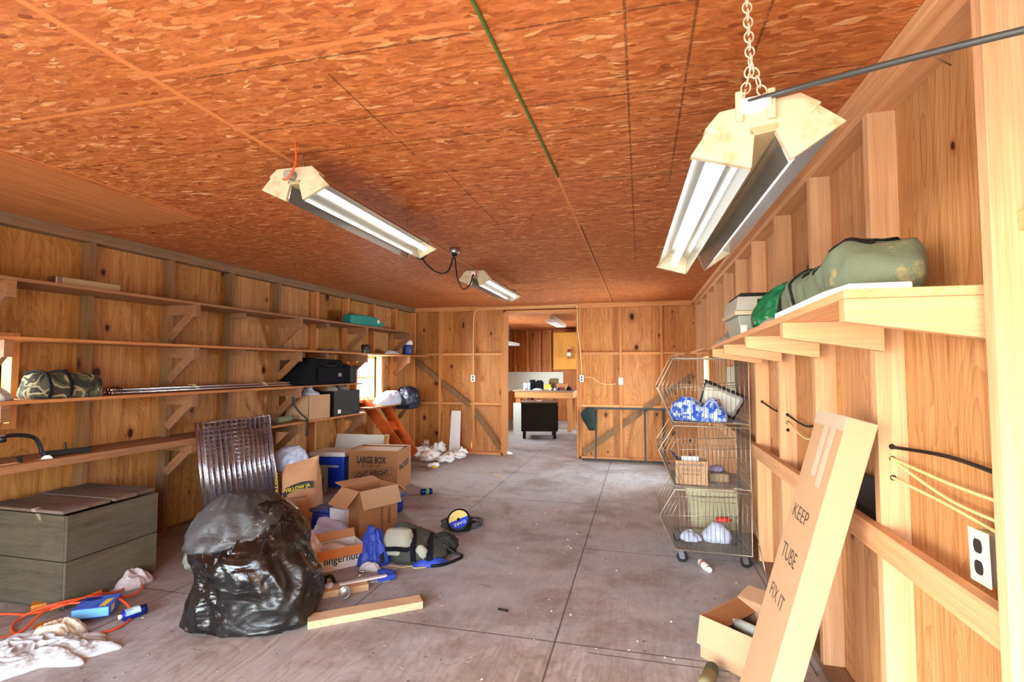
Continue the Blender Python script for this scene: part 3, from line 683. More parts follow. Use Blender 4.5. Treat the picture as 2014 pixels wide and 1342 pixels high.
def holes_cable(y0, z0, y1, z1, sag, r, mat, label, grp=None, zsag=None):
    x0 = XR-.05; pts = [(x0, y0+.02, z0), (x0-.002, y0-.01, z0), (x0+.012, (y0+y1)/2, (z0+z1)/2 - sag), (x0, y1+.01, z1), (x0, y1-.02, z1)]
    return tag(MB().tube(spline(pts), r, 8).build('electrical_cable', mat), label, 'cable', grp)
holes_cable(2.075, 1.142, 1.46, 1.155, -.012, .006, M_black, 'black cable crossing the nearest right wall bay, uppermost of the cables')
holes_cable(2.075, 1.102, 1.46, 1.09, .012, .005, M_cable_y, 'yellow cable in the nearest right wall bay, just below the black one')
holes_cable(2.075, 1.095, 1.46, 1.04, .03, .005, M_cable_y, 'yellow cable sagging lowest across the nearest right wall bay')
holes_cable(2.075, 1.035, 1.46, 1.005, .0, .005, M_cable_y, 'yellow cable from the lowest stud hole towards the cream outlet')
holes_cable(3.385, 1.135, 2.77, 1.15, .04, .006, M_black, 'black cable in the bay beside the top of the long leaning box')
holes_cable(3.385, 1.09, 2.77, 1.10, .06, .005, M_cable_y, 'yellow cable looping below the black one beside the long leaning box')
holes_cable(4.04, 1.17, 3.43, 1.14, .02, .006, M_black, 'black cable in the wall bay behind the wire baskets cart')
M_hole = plain('drilled_hole', srgb(24, 14, 10), .9)
for y, z in ((2.075, 1.142), (2.075, 1.10), (2.075, 1.035), (3.385, 1.135), (3.385, 1.09), (3.385, 1.045), (4.04, 1.17)):
    ti[0] += 1; tag(MB().cyl((XR-.05, y-.0012, z), (XR-.05, y-.0002, z), .010, n=16).build('trim_%d' % ti[0], M_hole), kind='structure')
for x, y, d in ((1870, 128, 1.30),):
    p = PX(x, y, XR-.002); tag(MB().tube([p, p + V((-.06, -.045, .005))], .0022, 6).build('nail', M_steel), 'long bent nail sticking out high on the right wall', 'nail')

# ------------------------------------------------------------------ wire basket cart
M_wire = plain('cart_wire', srgb(160, 152, 136), .35, metal=.75, var=.15, scale=30, dirt=srgb(150, 96, 60), dirt_amt=.08)
M_mesh = plain('cart_mesh_wire', srgb(120, 118, 114), .4, metal=.75, var=.15, scale=30)
cart = thing('basket_cart', 'rusty chrome cart of three stacked wire baskets on casters by the right wall', 'cart', (.47, 4.24, 0))
CY0, CY1 = 3.95, 4.52
def basket(zb, zt_, zm, xf=.235, xb=.748, xm=.125):
    m = MB(); pr = [(xf, zt_), (xb, zt_-.004), (xb, zb-.008), (xf-.005, zb), (xm, zm)]
    for y in (CY0, CY1):
        P = [V((a, y, b)) for a, b in pr]; m.tube(P, .0052, 8, closed=True)
        m.tube([(xm, y, zm), (xb, y, zm+.03)], .0028, 6)
    for a, b in pr[:1] + pr[1:2] + pr[2:3] + pr[3:4] + pr[4:]: m.tube([(a, CY0, b), (a, CY1, b)], .0046, 8)
    fr = m.build('wire_basket', M_wire, cart)
    n = 17
    for y in (CY0, CY1):
        m = MB()
        for k in range(1, n):
            x = xf + (xb-xf)*k/n
            m.tube([(x, y, zt_), (x, y, zb-.006)], .0019, 5)
        for k in (.25, .5, .75):
            x = xm + (xf-xm)*k
            m.tube([(xf + (xf-xm)*(k-.1)*.9, y, zt_), (x, y, zm), (xf+(xf-xm)*(k-.1)*.9, y, zb)], .0019, 5)
        m.tube([(xf, y, (zb+zt_)/2), (xb, y, (zb+zt_)/2)], .0019, 5)
        m.build('side_wires', M_wire, fr)
    m = MB()
    for k in range(1, 24): y = CY0 + (CY1-CY0)*k/24; m.tube([(xb, y, zt_), (xb, y, zb), (xf, y, zb)], .0016, 5)
    for k in range(1, 26): x = xf + (xb-xf)*k/26; m.tube([(x, CY0, zb-.003), (x, CY1, zb-.003)], .0014, 5)
    for k in range(1, 14): z = zb + (zt_-zb)*k/14; m.tube([(xb, CY0, z), (xb, CY1, z)], .0014, 5)
    for k in range(1, 10):
        t_ = k/10; m.tube([(xf+(xm-xf)*t_, CY0, zb+(zm-zb)*t_), (xf+(xm-xf)*t_, CY1, zb+(zm-zb)*t_)], .0018, 5)
    m.build('floor_mesh', M_mesh, fr)
    m = MB()
    for x in (xf+.02, xb-.11):
        for y in (CY0+.003, CY1-.003):
            m.tube([(x, y, zt_), (x, y, zt_+.03), (x+.06, y, zt_+.03), (x+.06, y, zt_)], .003, 6)
    m.build('stacking_loops', M_wire, fr)
basket(1.02, 1.485, 1.262); basket(.56, .992, .812); basket(.105, .532, .338)
for x, y in ((.27, 4.0), (.70, 4.0), (.27, 4.46), (.70, 4.46)):
    cs = MB().box((x-.025, y-.02, .088), (x+.025, y+.02, .097)); cs.hexa([(x-.005,y-.018,.03),(x+.03,y-.018,.03),(x+.03,y-.014,.03),(x-.005,y-.014,.03),(x-.02,y-.018,.09),(x+.02,y-.018,.09),(x+.02,y-.014,.09),(x-.02,y-.014,.09)])
    cs.hexa([(x-.005,y+.014,.03),(x+.03,y+.014,.03),(x+.03,y+.018,.03),(x-.005,y+.018,.03),(x-.02,y+.014,.09),(x+.02,y+.014,.09),(x+.02,y+.018,.09),(x-.02,y+.018,.09)])
    ca = cs.build('caster', M_chrome, cart)
    MB().lathe([(.008, -.013), (.036, -.013), (.040, -.008), (.040, .008), (.036, .013), (.008, .013)], (x+.012, y, .0405), Matrix.Rotation(R(90), 3, 'X'), 28).build('wheel', M_rubber, ca)
    MB().cyl((x+.012, y-.016, .0405), (x+.012, y+.016, .0405), .014, n=14).build('hub', M_chrome, ca)
# ================================================================== CLUTTER
# ---------------- things in the wire baskets
def tri_bag(c, seed, s, mat, label, name='packaged_item', cat='package', M=None, **k):
    return tag(blob(c, s, seed, .28, 2.0, 4, M=M, **k).build(name, mat), label, cat)
def two_tone(name, a, b, scale=14, rough=.3, bump=.3, thr=.5):
    t = NT(name); o = t.obj(); n = t.noise(o, scale, 3, .6)[0]; t.bump(t.noise(o, 30, 4)[0], bump); return t.set(color=t.mix(t.rng(n, thr-.02, thr+.02), a, b), rough=rough)
M_bw = two_tone('blue_white_packaging', srgb(34, 92, 214), srgb(190, 212, 240), 30)
pc = loft([(0, 0, 0, .10, .09, 2.6), (.05, 0, 0, .115, .10, 2.6), (.12, .01, 0, .085, .08, 2.4), (.16, 0, 0, .04, .05, 2), (.175, 0, 0, .01, .01, 2)], 40, 24, .012, 9, 3, loc=(.335, 4.10, 1.024), lump=.03, lfreq=9); tag(pc.build('plastic_packet', M_bw), 'crumpled blue and white plastic packet at the front of the top wire basket', 'packet')
pc = loft([(0, 0, 0, .10, .07, 3), (.04, 0, 0, .095, .07, 3), (.10, .01, 0, .05, .05, 2.4), (.165, .02, 0, .012, .02, 2)], 40, 24, .010, 9, 8, loc=(.50, 4.05, 1.024), lump=.03, lfreq=9); tag(pc.build('plastic_packet', M_bw), 'pointed blue and white plastic packet in the middle of the top wire basket', 'packet')
# padded case leaning in the top basket
t = thing('insulated_case', 'slanted silver-grey padded case with black edging in the top wire basket', 'case', (.58, 4.28, 1.024))
def case_fn(q):   # q.x along, q.z up, rolled 12 deg
    a = R(20); x = q.x*math.cos(a)+q.z*math.sin(a); z = -q.x*math.sin(a)+q.z*math.cos(a); return V((.44+x, 4.2+q.y, 1.125+z))
case = MB().hexa([case_fn(V(p)) for p in ((.0,0,.0),(.26,0,-.005),(.26,.13,-.005),(.0,.13,.0),(-.02,0,.19),(.295,0,.17),(.295,.13,.17),(-.02,.13,.19))]); case.build('shell', plain('silver_padded', srgb(196, 198, 192), .45, metal=.3, var=.1), t, bevel=.03)
m = MB(); m.tube([case_fn(V(p)) for p in ((-.02,-.004,.19),(.295,-.004,.17),(.26,-.004,-.005),(.0,-.004,.0))], .011, 8, closed=True); m.build('edging', M_black, t)
MB().hexa([case_fn(V(p)) for p in ((-.02,.0,.192),(.295,.0,.172),(.295,.13,.172),(-.02,.13,.192),(-.02,.0,.206),(.295,.0,.186),(.295,.13,.186),(-.02,.13,.206))]).build('lid', M_black, t, bevel=.004)
m = MB(); m.prism([(.07, .06), (.12, .10), (.15, .06), (.10, .03)], lambda a, b, y: case_fn(V((a, y, b))), -.0022, -.0006); m.build('sticker', plain('faded_red_sticker', srgb(220, 130, 120), .6), t)
# cardboard box in the middle basket
t = thing('cardboard_box', 'small printed cardboard carton of papers at the front of the middle wire basket', 'box', (.30, 4.02, .564)); fr = fbox((.245, 3.985, 0), (.465, 3.98, 0), .16)
m = MB(); w = fr[3]
obx(m, fr, 0, w, 0, .004, .566, .735); obx(m, fr, 0, w, .156, .16, .566, .735); obx(m, fr, 0, .004, .004, .156, .566, .735); obx(m, fr, w-.004, w, .004, .156, .566, .735); obx(m, fr, 0, w, 0, .16, .564, .568); m.build('carton', M_card, t)
text('FRESH JUICE 100%', t, (.27, 3.983, .698), (1, -.03, 0), (0, 0, 1), .17, .016, plain('blue_print', srgb(70, 74, 120), .7)); text('2 DOZ 12 OZ', t, (.285, 3.983, .662), (1, -.03, 0), (0, 0, 1), .13, .016, plain('brown_print', srgb(96, 80, 90), .7)); text('PRODUCT OF USA', t, (.29, 3.983, .635), (1, -.03, 0), (0, 0, 1), .12, .009, M_ink)
tag(MB().cbox((.35, 4.05, .675), (.12, .012, .17), Matrix.Rotation(R(6), 3, 'X')).build('paper_pad', M_white), 'white paper pad standing in the small carton in the middle wire basket', 'paper')
tag(MB().bar((.21, 4.05, .795), (.29, 4.07, .715), .03, .012).build('marker_pen', plain('navy_plastic', srgb(24, 32, 80), .4)), 'dark blue pen-like stick slanting out of the carton in the middle wire basket', 'pen')
m = MB(); m.box((.49, 4.10, .566), (.63, 4.24, .63)); tag(m.build('wicker_basket', plain('woven_beige', srgb(150, 128, 100), .8, var=.3, scale=50), bevel=.01), 'small woven beige basket beside the carton in the middle wire basket', 'basket')
tag(blob((.55, 4.17, .655), (.05, .04, .025), 4, .2, 2).build('crumpled_cloth', plain('lilac_cloth', srgb(150, 140, 176), .8)), 'crumpled lilac packet on the small woven basket', 'cloth')
# beige case on the far side at middle / bottom
m = MB(); m.hexa([(.33, 4.30, .40), (.68, 4.30, .40), (.68, 4.45, .40), (.33, 4.45, .40), (.29, 4.28, .528), (.71, 4.28, .528), (.71, 4.48, .528), (.29, 4.48, .528)])
# rests on stacked newspapers so it does not float
tag(MB().box((.30, 4.26, .118), (.70, 4.50, .398)).build('wire_rack', M_mesh), 'grey ridged sheet stack standing at the back of the bottom wire basket', 'rack') if False else None
t = thing('toolbox_case', 'beige plastic case standing on the floor behind the wire basket cart', 'case', (.52, 4.72, 0)); m = MB().hexa([(.42, 4.66, 0), (.76, 4.66, 0), (.76, 4.80, 0), (.42, 4.80, 0), (.38, 4.64, .33), (.80, 4.64, .33), (.80, 4.84, .33), (.38, 4.84, .33)]); m.build('body', plain('beige_plastic', srgb(190, 184, 144), .5), t, bevel=.015)
MB().box((.37, 4.63, .331), (.80, 4.85, .40)).build('lid', plain('beige_lid', srgb(200, 194, 156), .5), t, bevel=.012)
tag(loft([(0, 0, 0, .09, .07, 2.4), (.04, 0, 0, .10, .08, 2.2), (.10, .01, 0, .05, .05, 2), (.13, .0, 0, .02, .02, 2)], 36, 20, .014, 9, 12, loc=(.55, 4.22, .110)).build('plastic_bag', M_whitebag), 'clear crumpled plastic bag lying in the bottom wire basket', 'bag')
tag(blob((.60, 4.22, .265), (.05, .03, .018), 3, .3, 3).build('red_netting', plain('red_plastic', srgb(214, 50, 44), .5)), 'crumpled red strip on top of the clear bag in the bottom wire basket', 'plastic strip')
tag(heap((.36, 4.22, .110), .08, .10, .05, 5, 0, .4, 5).build('plastic_bag', M_whitebag), 'flat pale plastic film at the front of the bottom wire basket', 'bag')
# small bottle on the floor in front of the cart
t = thing('small_bottle', 'small white bottle with a red band lying on the floor under the cart', 'bottle', (.43, 3.86, 0)); a = V((.40, 3.98, .024)); b = V((.445, 3.83, .024))
MB().tube([a, a+(b-a)*.08, b-(b-a)*.2, b-(b-a)*.15, b], [.016, .023, .023, .016, .016], 20).build('body', M_white, t); d = b-a
MB().cyl(a+d*.30, a+d*.45, .0235, n=20).build('label', plain('pink_red_label', srgb(206, 96, 92), .5), t); MB().cyl(a+d*.86, a+d*1.04, .0175, n=20).build('cap', M_white, t)
tag(MB().tube([(.765, 4.0, .35), (.79, 3.72, .02)], .003, 6).build('thin_rod', M_chrome), 'thin metal rod slanting to the floor beside the cart rear caster', 'rod')

# ---------------- things on the right shelf
sh = lambda x, y: V((x, y, zt(y)+.001))
M_olive = plain('olive_canvas', srgb(106, 118, 96), .8, var=.2, scale=6, bump=.4, bscale=30, dirt=srgb(176, 160, 104), dirt_amt=.05)
t = thing('garment_bag', 'rumpled olive green canvas bag with black straps on the right shelf', 'bag', sh(.68, 1.9))
Mg = Matrix.Rotation(R(-4), 3, 'Z')
bagm = MB(); n_u, n_v = 60, 40
def bag_fn(u, v):
    y = 1.62 + u*.86; w = .095 + .025*math.sin(u*math.pi); h = (.155*(1-u) + .13*u)*(.55+.45*math.sin(min(1, u*4+.25)*math.pi/2))*(min(1, (1-u)*7+.25))
    h += .018*math.sin(u*11)
    a = v*2*math.pi; ca, sa = math.cos(a), math.sin(a)
    x = .70 + math.copysign(abs(ca)**.75, ca)*w; z = zt(y)+.024 + h*.5 + math.copysign(abs(sa)**.75, sa)*h*.5
    p = V((x, y, z)); k = ridged(V((x*7, y*9, z*7)))*.020 + ridged(V((x*16, y*18, z*16+3)))*.009
    e = min(1, u*8, (1-u)*8); p += V((ca, 0, sa))*k*e; p.z = max(p.z, zt(y)+.024)
    c = V((.70, y, zt(y)+.03+h*.5)); return c + (p-c)*(.25+.75*min(1, u*9+.2, (1-u)*9+.2)**.5)
bagm.grid(bag_fn, n_u, n_v)
for u_ in (0, 1):
    rg = [bag_fn(u_, j/n_v) for j in range(n_v)]; c_ = sum(rg, V((0,0,0)))/n_v; c_.y += .02 if u_ else -.02; bagm.add(rg + [c_], [(j, (j+1) % n_v, n_v) for j in range(n_v)], True)
bagm.build('body', M_olive, t)
def strap_on(u0, a0, u1, a1, w=.012):
    pts = [bag_fn(u0+(u1-u0)*i/14, (a0+(a1-a0)*i/14)) for i in range(15)]; c0 = V((.70, 0, 0)); m = MB()
    for p, q in zip(pts, pts[1:]):
        n = V((p.x-.70, 0, p.z-(zt(p.y)+.09))).normalized(); m.bar(p+n*.004, q+n*.004, w*2, .004, up=n)
    m.build('strap', M_black, t)
strap_on(.86, .30, .80, .70); strap_on(.62, .22, .60, .62); strap_on(.10, .28, .30, .40, .008); strap_on(.22, .22, .42, .36, .008); strap_on(.12, .20, .34, .44, .011); strap_on(.30, .18, .50, .40, .009); strap_on(.80, .28, .94, .62, .013)
m = MB(); z = 0
m.prism([(.497, 2.12), (.53, 2.16), (.60, 2.19), (.66, 2.14), (.69, 1.55), (.66, 1.47), (.52, 1.475), (.50, 1.60)], lambda a, b, k: V((a, b, zt(b)+.0015+k)), 0, .021)
tag(m.build('foam_board', M_styro, bevel=.004), 'bright white foam slab under the olive bag at the front edge of the right shelf', 'foam')
M_green = plain('green_plastic_bag', srgb(16, 104, 66), .22, var=.25, scale=9, bump=.3, bscale=22)
tag(loft([(0, 0, 0, .10, .11, 2.3), (.05, 0, 0, .125, .13, 2.2), (.12, .02, 0, .12, .12, 2), (.19, .04, -.02, .075, .08, 2), (.225, .05, -.03, .03, .03, 2)], 56, 36, .014, 9, 6, loc=sh(.655, 2.62)).build('plastic_bag', M_green), 'shiny dark green plastic bag beside the olive bag on the right shelf', 'bag')
t = thing('portable_record_player', 'grey and white portable case machine with black grille on the right shelf', 'case', sh(.62, 3.2)); MT = Matrix.Rotation(R(0), 3, 'Z')
z0 = zt(3.2)+.002
m = MB().hexa([(.545, 3.05, z0), (.79, 3.05, z0), (.79, 3.40, z0), (.545, 3.40, z0), (.525, 3.02, z0+.12), (.80, 3.02, z0+.12), (.80, 3.43, z0+.12), (.525, 3.43, z0+.12)]); m.build('base', plain('grey_green_vinyl', srgb(150, 160, 150), .5), t, bevel=.006)
m = MB().box((.507, 3.0, z0+.122), (.805, 3.45, z0+.145)); m.build('rim', M_cream, t, bevel=.004)
m = MB().hexa([(.512, 3.0, z0+.146), (.805, 3.0, z0+.146), (.805, 3.45, z0+.146), (.512, 3.45, z0+.146), (.525, 3.02, z0+.225), (.80, 3.02, z0+.225), (.80, 3.43, z0+.225), (.525, 3.43, z0+.225)]); m.build('lid', plain('grey_plastic', srgb(176, 176, 166), .45), t, bevel=.006)
MB().box((.62, 2.996, z0+.155), (.74, 3.004, z0+.205)).build('grille', M_black, t); MB().box((.54, 3.03, z0+.226), (.79, 3.41, z0+.245)).build('top_panel', M_black, t, bevel=.004)
MB().box((.54, 3.033, z0+.0), (.572, 3.043, z0+.12)).build('latch', M_white, t)
tag(heap(sh(.60, 3.66), .09, .17, .07, 4, 0, .3, 5).build('plastic_film', plain('grey_film', srgb(158, 150, 140), .3, var=.2, bump=.3)), 'crumpled grey plastic film at the far end of the right shelf', 'plastic film')
tag(heap(sh(.56, 2.38), .06, .12, .03, 9, 0, .3, 5).build('plastic_film', plain('pale_film', srgb(190, 190, 172), .3, var=.2, bump=.3)), 'pale crumpled film by the green bag on the right shelf', 'plastic film')
# ---------------- long leaning box
t = thing('long_cardboard_box', 'tall taped cardboard box leaning against the right wall studs, marked KEEP TUBE', 'box', (.33, 2.15, 0))
LX = .095; LYa, LYb = 1.985, 2.285; ang = R(16.0)
ax = V((math.sin(ang), 0, math.cos(ang))); px_ = V((math.cos(ang), 0, -math.sin(ang))); base = V((.335, LYa, .028)); LL = 1.27
lf = lambda q: base + px_*q.x + V((0, 1, 0))*q.y + ax*q.z
m = MB(); m.box((0, 0, 0), (LX, LYb-LYa, LL), fn=lf); m.build('carton', M_card, t, bevel=.002)
m = MB(); m.box((-.0012, .0, LL-.05), (-.0002, LYb-LYa, LL+.001), fn=lf); m.box((-.001, .075, LL-.27), (-.0002, .115, LL-.05), fn=lf); m.box((-.001, .145, LL-.24), (-.0002, .185, LL-.05), fn=lf); m.box((.0, .0, LL+.0005), (LX, LYb-LYa, LL+.0015), fn=lf)
m.build('tape', M_tape, t)
for s_, zz, hh, w_ in (('KEEP', LL-.42, .05, .17), ('TUBE', LL-.58, .055, .17), ('FIX IT', LL-.74, .05, .17)):
    text(s_, t, lf(V((-.0005, .25, zz))), (0, -1, 0), ax, w_, hh, plain('faded_marker_%d' % int(zz*100), srgb(84, 66, 52), .8), bold=-.008)
tag(MB().box((.855, 2.14, .80), (.865, 2.42, 1.0)).build('dark_board', M_black), 'dark panel tucked between the long leaning box and the right wall', 'panel')
# ---------------- open box by the long box
t = thing('open_cardboard_box', 'open cardboard box on the floor at right, beside the long leaning box', 'box', (.45, 2.95, 0)); fr = fbox(PZ(1378, 1292), PZ(1462, 1335), .34)
fr = (fr[0], fr[1], fr[2], .27, .34); w = .27; h = .20; m = MB(); e = .004
obx(m, fr, 0, w, 0, e, 0, h); obx(m, fr, 0, w, .34-e, .34, 0, h); obx(m, fr, 0, e, e, .34-e, 0, h); obx(m, fr, w-e, w, e, .34-e, 0, h); obx(m, fr, e, w-e, e, .34-e, 0, .005); m.build('carton', M_card, t)
o, r_, bk, _, _ = fr; W3 = lambda a, b, z: V((o.x, o.y, 0)) + r_*a + bk*b + V((0, 0, z))
def flap(p0, p1, out, name='flap', mat=M_card, th=.004, tt=None):
    p0 = V(p0); p1 = V(p1); out = V(out); n = (p1-p0).cross(out).normalized()*th; m = MB().hexa([p0, p1, p1+out, p0+out, p0+n, p1+n, p1+out+n, p0+out+n]); return m.build(name, mat, tt)
flap(W3(0, 0, h), W3(w, 0, h), V((0, 0, -.125)) - bk*.03, tt=t)
flap(W3(0, .34, h), W3(w, .34, h), bk*.11 + V((0, 0, .03)), tt=t)
flap(W3(0, .0, h), W3(0, .34, h), r_*.10 + V((0, 0, -.04)), tt=t, mat=M_card_dk)
flap(W3(w, .0, h), W3(w, .34, h), r_*.05 + V((0, 0, .06)), tt=t, mat=M_card_dk)
t2 = thing('spray_can', 'pale green and white can lying inside the open box at right', 'can', W3(.18, .14, .02)); a, b = W3(.10, .16, .15), W3(.22, .13, .16)
tag(MB().box((0,0,0),(.16,.2,.11), fn=lambda q: W3(.09+q.x, .06+q.y, .006+q.z)).build('folded_rags', plain('dark_rags', srgb(60, 52, 44), .9, bump=.4)), 'dark folded rags in the open box at right', 'rags')
MB().cyl(a, b, .028, n=20).build('body', plain('pale_green_can', srgb(196, 214, 200), .35), t2); MB().cyl(a, a-(b-a)*.12, .022, n=20).build('cap', M_white, t2)
t = thing('green_bottle', 'dark green bottle with a pale label lying in front of the open box', 'bottle', PZ(1395, 1325)); a = PZ(1402, 1312, .03); b = PZ(1376, 1375, .03); d = b-a
MB().tube([a, a+d*.05, b], [.014, .03, .03], 24).build('body', plain('dark_green_plastic', srgb(18, 66, 46), .35), t); MB().cyl(a+d*.28, b-d*.1, .0306, n=24).build('label', plain('olive_label', srgb(150, 152, 110), .6), t)
# ================================================================== LEFT WALL SHELF THINGS
fL = lambda q: LW(q.y, q.x, q.z)
Z1, Z2_, Z3, Z4 = 1.966, 1.606, 1.216, .831
t = thing('narrow_carton', 'long narrow tan carton with a shiny foil end on the topmost left wall shelf', 'box', LW(2.7, .25, Z1))
MB().box((.20, 2.58, Z1), (.28, 2.97, Z1+.06), fn=fL).build('body', plain('tan_carton', srgb(176, 152, 112), .6), t, bevel=.01); MB().box((.198, 2.54, Z1), (.282, 2.579, Z1+.063), fn=fL).build('foil_end', M_chrome, t, bevel=.008)
tag(MB().box((.10, 2.30, Z1), (.19, 2.56, Z1+.03), fn=fL).build('dark_case', M_black, bevel=.01), 'dark flat case behind the narrow tan carton on the topmost left wall shelf', 'case')
# teal jug lying on its side
t = thing('plastic_jug', 'teal plastic jug lying on its side on the topmost left wall shelf', 'jug', LW(6.2, .25, Z1)); M_teal = plain('teal_plastic', srgb(24, 142, 136), .35, var=.06)
fj = lambda a, b, y: LW(a, .24 + y, b)
MB().prism([(5.86, Z1), (6.52, Z1), (6.66, Z1+.035), (6.66, Z1+.085), (6.50, Z1+.135), (6.28, Z1+.155), (5.87, Z1+.135)], fj, -.07, .07).build('body', M_teal, t, bevel=.02)
MB().cyl(LW(6.66, .24, Z1+.06), LW(6.76, .24, Z1+.085), .022, .012, 16).build('spout', M_teal, t); MB().cyl(LW(6.49, .312, Z1+.085), LW(6.49, .322, Z1+.085), .028, n=20).build('cap', M_white, t)
# second shelf
t = thing('dark_mug', 'small dark printed tin standing on the second left wall shelf', 'tin', LW(6.3, .2, Z2_)); MB().lathe([(.001, 0), (.055, 0), (.058, .01), (.058, .11), (.05, .12), (.001, .12)], LW(6.3, .24, Z2_)).build('body', two_tone('dark_print', srgb(30, 26, 30), srgb(150, 140, 140), 22, .4, .1, .62), t)
t = thing('water_jug', 'small blue water jug with white handled lid on the second left wall shelf', 'jug', LW(7.5, .24, Z2_)); c = LW(7.5, .24, Z2_)
MB().lathe([(.001, 0), (.07, 0), (.078, .01), (.078, .16), (.07, .17)], c).build('body', plain('denim_blue_plastic', srgb(26, 68, 132), .4), t); MB().lathe([(.08, .165), (.08, .2), (.065, .235), (.03, .245), (.001, .245)], c).build('lid', M_white, t)
MB().tube(spline([c+V((-.05, 0, .22)), c+V((-.04, 0, .285)), c+V((.04, 0, .285)), c+V((.05, 0, .22))]), .009, 8).build('handle', M_white, t)
tag(heap(LW(6.98, .25, Z2_), .05, .22, .05, 3, 0, .5, 6).build('crumpled_paper', M_cloth_w), 'crumpled pale papers on the second left wall shelf beside the blue jug', 'paper')
tag(heap(LW(5.55, .25, Z2_), .05, .26, .035, 13, 0, .5, 6).build('crumpled_rag', plain('brown_rag', srgb(130, 100, 76), .9)), 'low brown rag lying on the second left wall shelf, left of the tin', 'rag')
# third shelf
t = thing('camouflage_bag', 'camouflage pouch bag with dark straps on the third left wall shelf', 'bag', LW(2.62, .24, Z3))
def camo():
    t_ = NT('camouflage_canvas'); o = t_.obj(); n = t_.noise(o, 11, 2, .5, .6)[0]
    c = t_.ramp(n, [(0, srgb(38, 42, 36)), (.40, srgb(74, 76, 56)), (.50, srgb(148, 140, 104)), (.58, srgb(48, 46, 38)), (.70, srgb(120, 112, 84))], 'CONSTANT'); t_.bump(t_.noise(o, 40, 3)[0], .3); return t_.set(color=c, rough=.9)
bg_ = loft([(0, 0, 0, .20, .11, 4), (.03, 0, 0, .215, .12, 4), (.10, 0, 0, .205, .11, 3.4), (.145, -.01, 0, .19, .09, 3), (.165, -.02, 0, .15, .05, 2.4)], 64, 30, .010, 8, 2, M=Matrix.Rotation(R(90-2.4), 3, 'Z'), loc=LW(2.64, .24, Z3)); bg_.build('body', camo(), t)
for u in (2.48, 2.60): MB().tube(spline([LW(u, .365, Z3+.006), LW(u, .375, Z3+.08), LW(u, .335, Z3+.155), LW(u, .25, Z3+.178), LW(u, .15, Z3+.16)]), .009, 8).build('strap', M_blackf, t)
tag(heap(LW(2.20, .22, Z3), .12, .15, .09, 21, 0, .3, 4).build('white_cloth', M_cloth_w), 'sunlit white cloth at the left end of the third left wall shelf', 'cloth')
t = thing('rod_bundle', 'bundle of shiny threaded metal shelf posts tied with twine on the third left wall shelf', 'metal rods', LW(3.9, .22, Z3))
for i, (d, z) in enumerate([(.19, .013), (.217, .013), (.244, .013), (.271, .013), (.203, .036), (.231, .036), (.258, .036)]):
    a = LW(2.93 + .02*(i % 3), d, Z3+z); b = LW(5.0 + .03*(i % 2), d, Z3+z); n = 70; m = MB(); pts = []; rr = []
    for k in range(n+1):
        pts += [a+(b-a)*(k/n)]; rr += [.0125 if k % 2 else .0112]
    m.tube(pts, rr, 10); m.build('metal_post', M_chrome, t)
for u in (3.62, 4.42, 2.98): MB().tube([LW(u+.002*k, .231+.055*math.cos(k*.6), Z3+.025+.030*math.sin(k*.6)) for k in range(22)], .0035, 6).build('twine_tie', M_black if u < 3 else M_twine, t)
t = thing('soft_suitcase', 'large black soft suitcase lying on the third left wall shelf', 'suitcase', LW(5.2, .22, Z3))
MB().hexa([LW(4.83, .03, Z3), LW(4.83, .36, Z3), LW(5.68, .36, Z3), LW(5.68, .03, Z3), LW(5.03, .05, Z3+.31), LW(5.03, .34, Z3+.31), LW(5.66, .34, Z3+.29), LW(5.66, .05, Z3+.29)]).build('body', M_blackf, t, bevel=.035)
MB().box((.362, 5.13, Z3+.03), (.376, 5.60, Z3+.20), fn=fL).build('front_pocket', M_blackf, t, bevel=.01); MB().tube(spline([LW(5.2, .345, Z3+.25), LW(5.25, .40, Z3+.22), LW(5.4, .40, Z3+.22), LW(5.45, .345, Z3+.25)]), .01, 8).build('handle', M_black, t)
MB().box((.377, 5.5, Z3+.09), (.379, 5.56, Z3+.13), fn=fL).build('tag', plain('grey_tag', srgb(110, 120, 140), .5), t)
tag(MB().box((.06, 5.72, Z3), (.30, 5.86, Z3+.24), fn=fL).build('dark_case', M_blackf, bevel=.015), 'narrow dark upright case next to the black suitcase on the third left wall shelf', 'case')
tag(MB().box((.06, 5.87, Z3), (.30, 6.01, Z3+.22), fn=fL).build('dark_case', M_black, bevel=.01), 'dark boxy case at the window end of the third left wall shelf', 'case')
# fourth shelf
t = thing('trailer_bracket', 'black tubular metal bracket with a curved arm at the left end of the lowest shelf', 'metal bracket', LW(2.5, .3, Z4))
lp = lambda x, y, d=.30: PL(x, y, d)
MB().tube(spline([lp(2, 862), lp(20, 857), lp(50, 857), lp(68, 862), lp(78, 875), lp(82, 892)]), .012, 12).build('curved_arm', M_blackm, t)
MB().cyl(lp(2, 858), lp(4, 870), .022, n=14).build('end_foot', M_blackm, t)
MB().bar(lp(85, 893, .27), lp(178, 884, .27), .04, .034).build('straight_bar', M_blackm, t, bevel=.004)
MB().tube(spline([lp(38, 914), lp(70, 912), lp(92, 905), lp(100, 893)]), .013, 12).build('lower_arm', M_blackm, t); MB().bar(lp(39, 897), lp(39, 920), .02, .02, up=(1, 0, 0)).build('end_plate', M_blackm, t); MB().cyl(lp(130, 887, .27), lp(129, 870, .27), .006, n=8).build('pin', M_blackm, t)
MB().cyl(lp(92, 905, .26), lp(92, 905, .33), .030, n=18).build('pivot', M_steel, t)
t = thing('cardboard_box', 'small plain cardboard box holding a white bag on the lowest left wall shelf', 'box', LW(5.0, .3, Z4))
m = MB(); a0, a1, b0, b1 = .07, .37, 4.98, 5.36
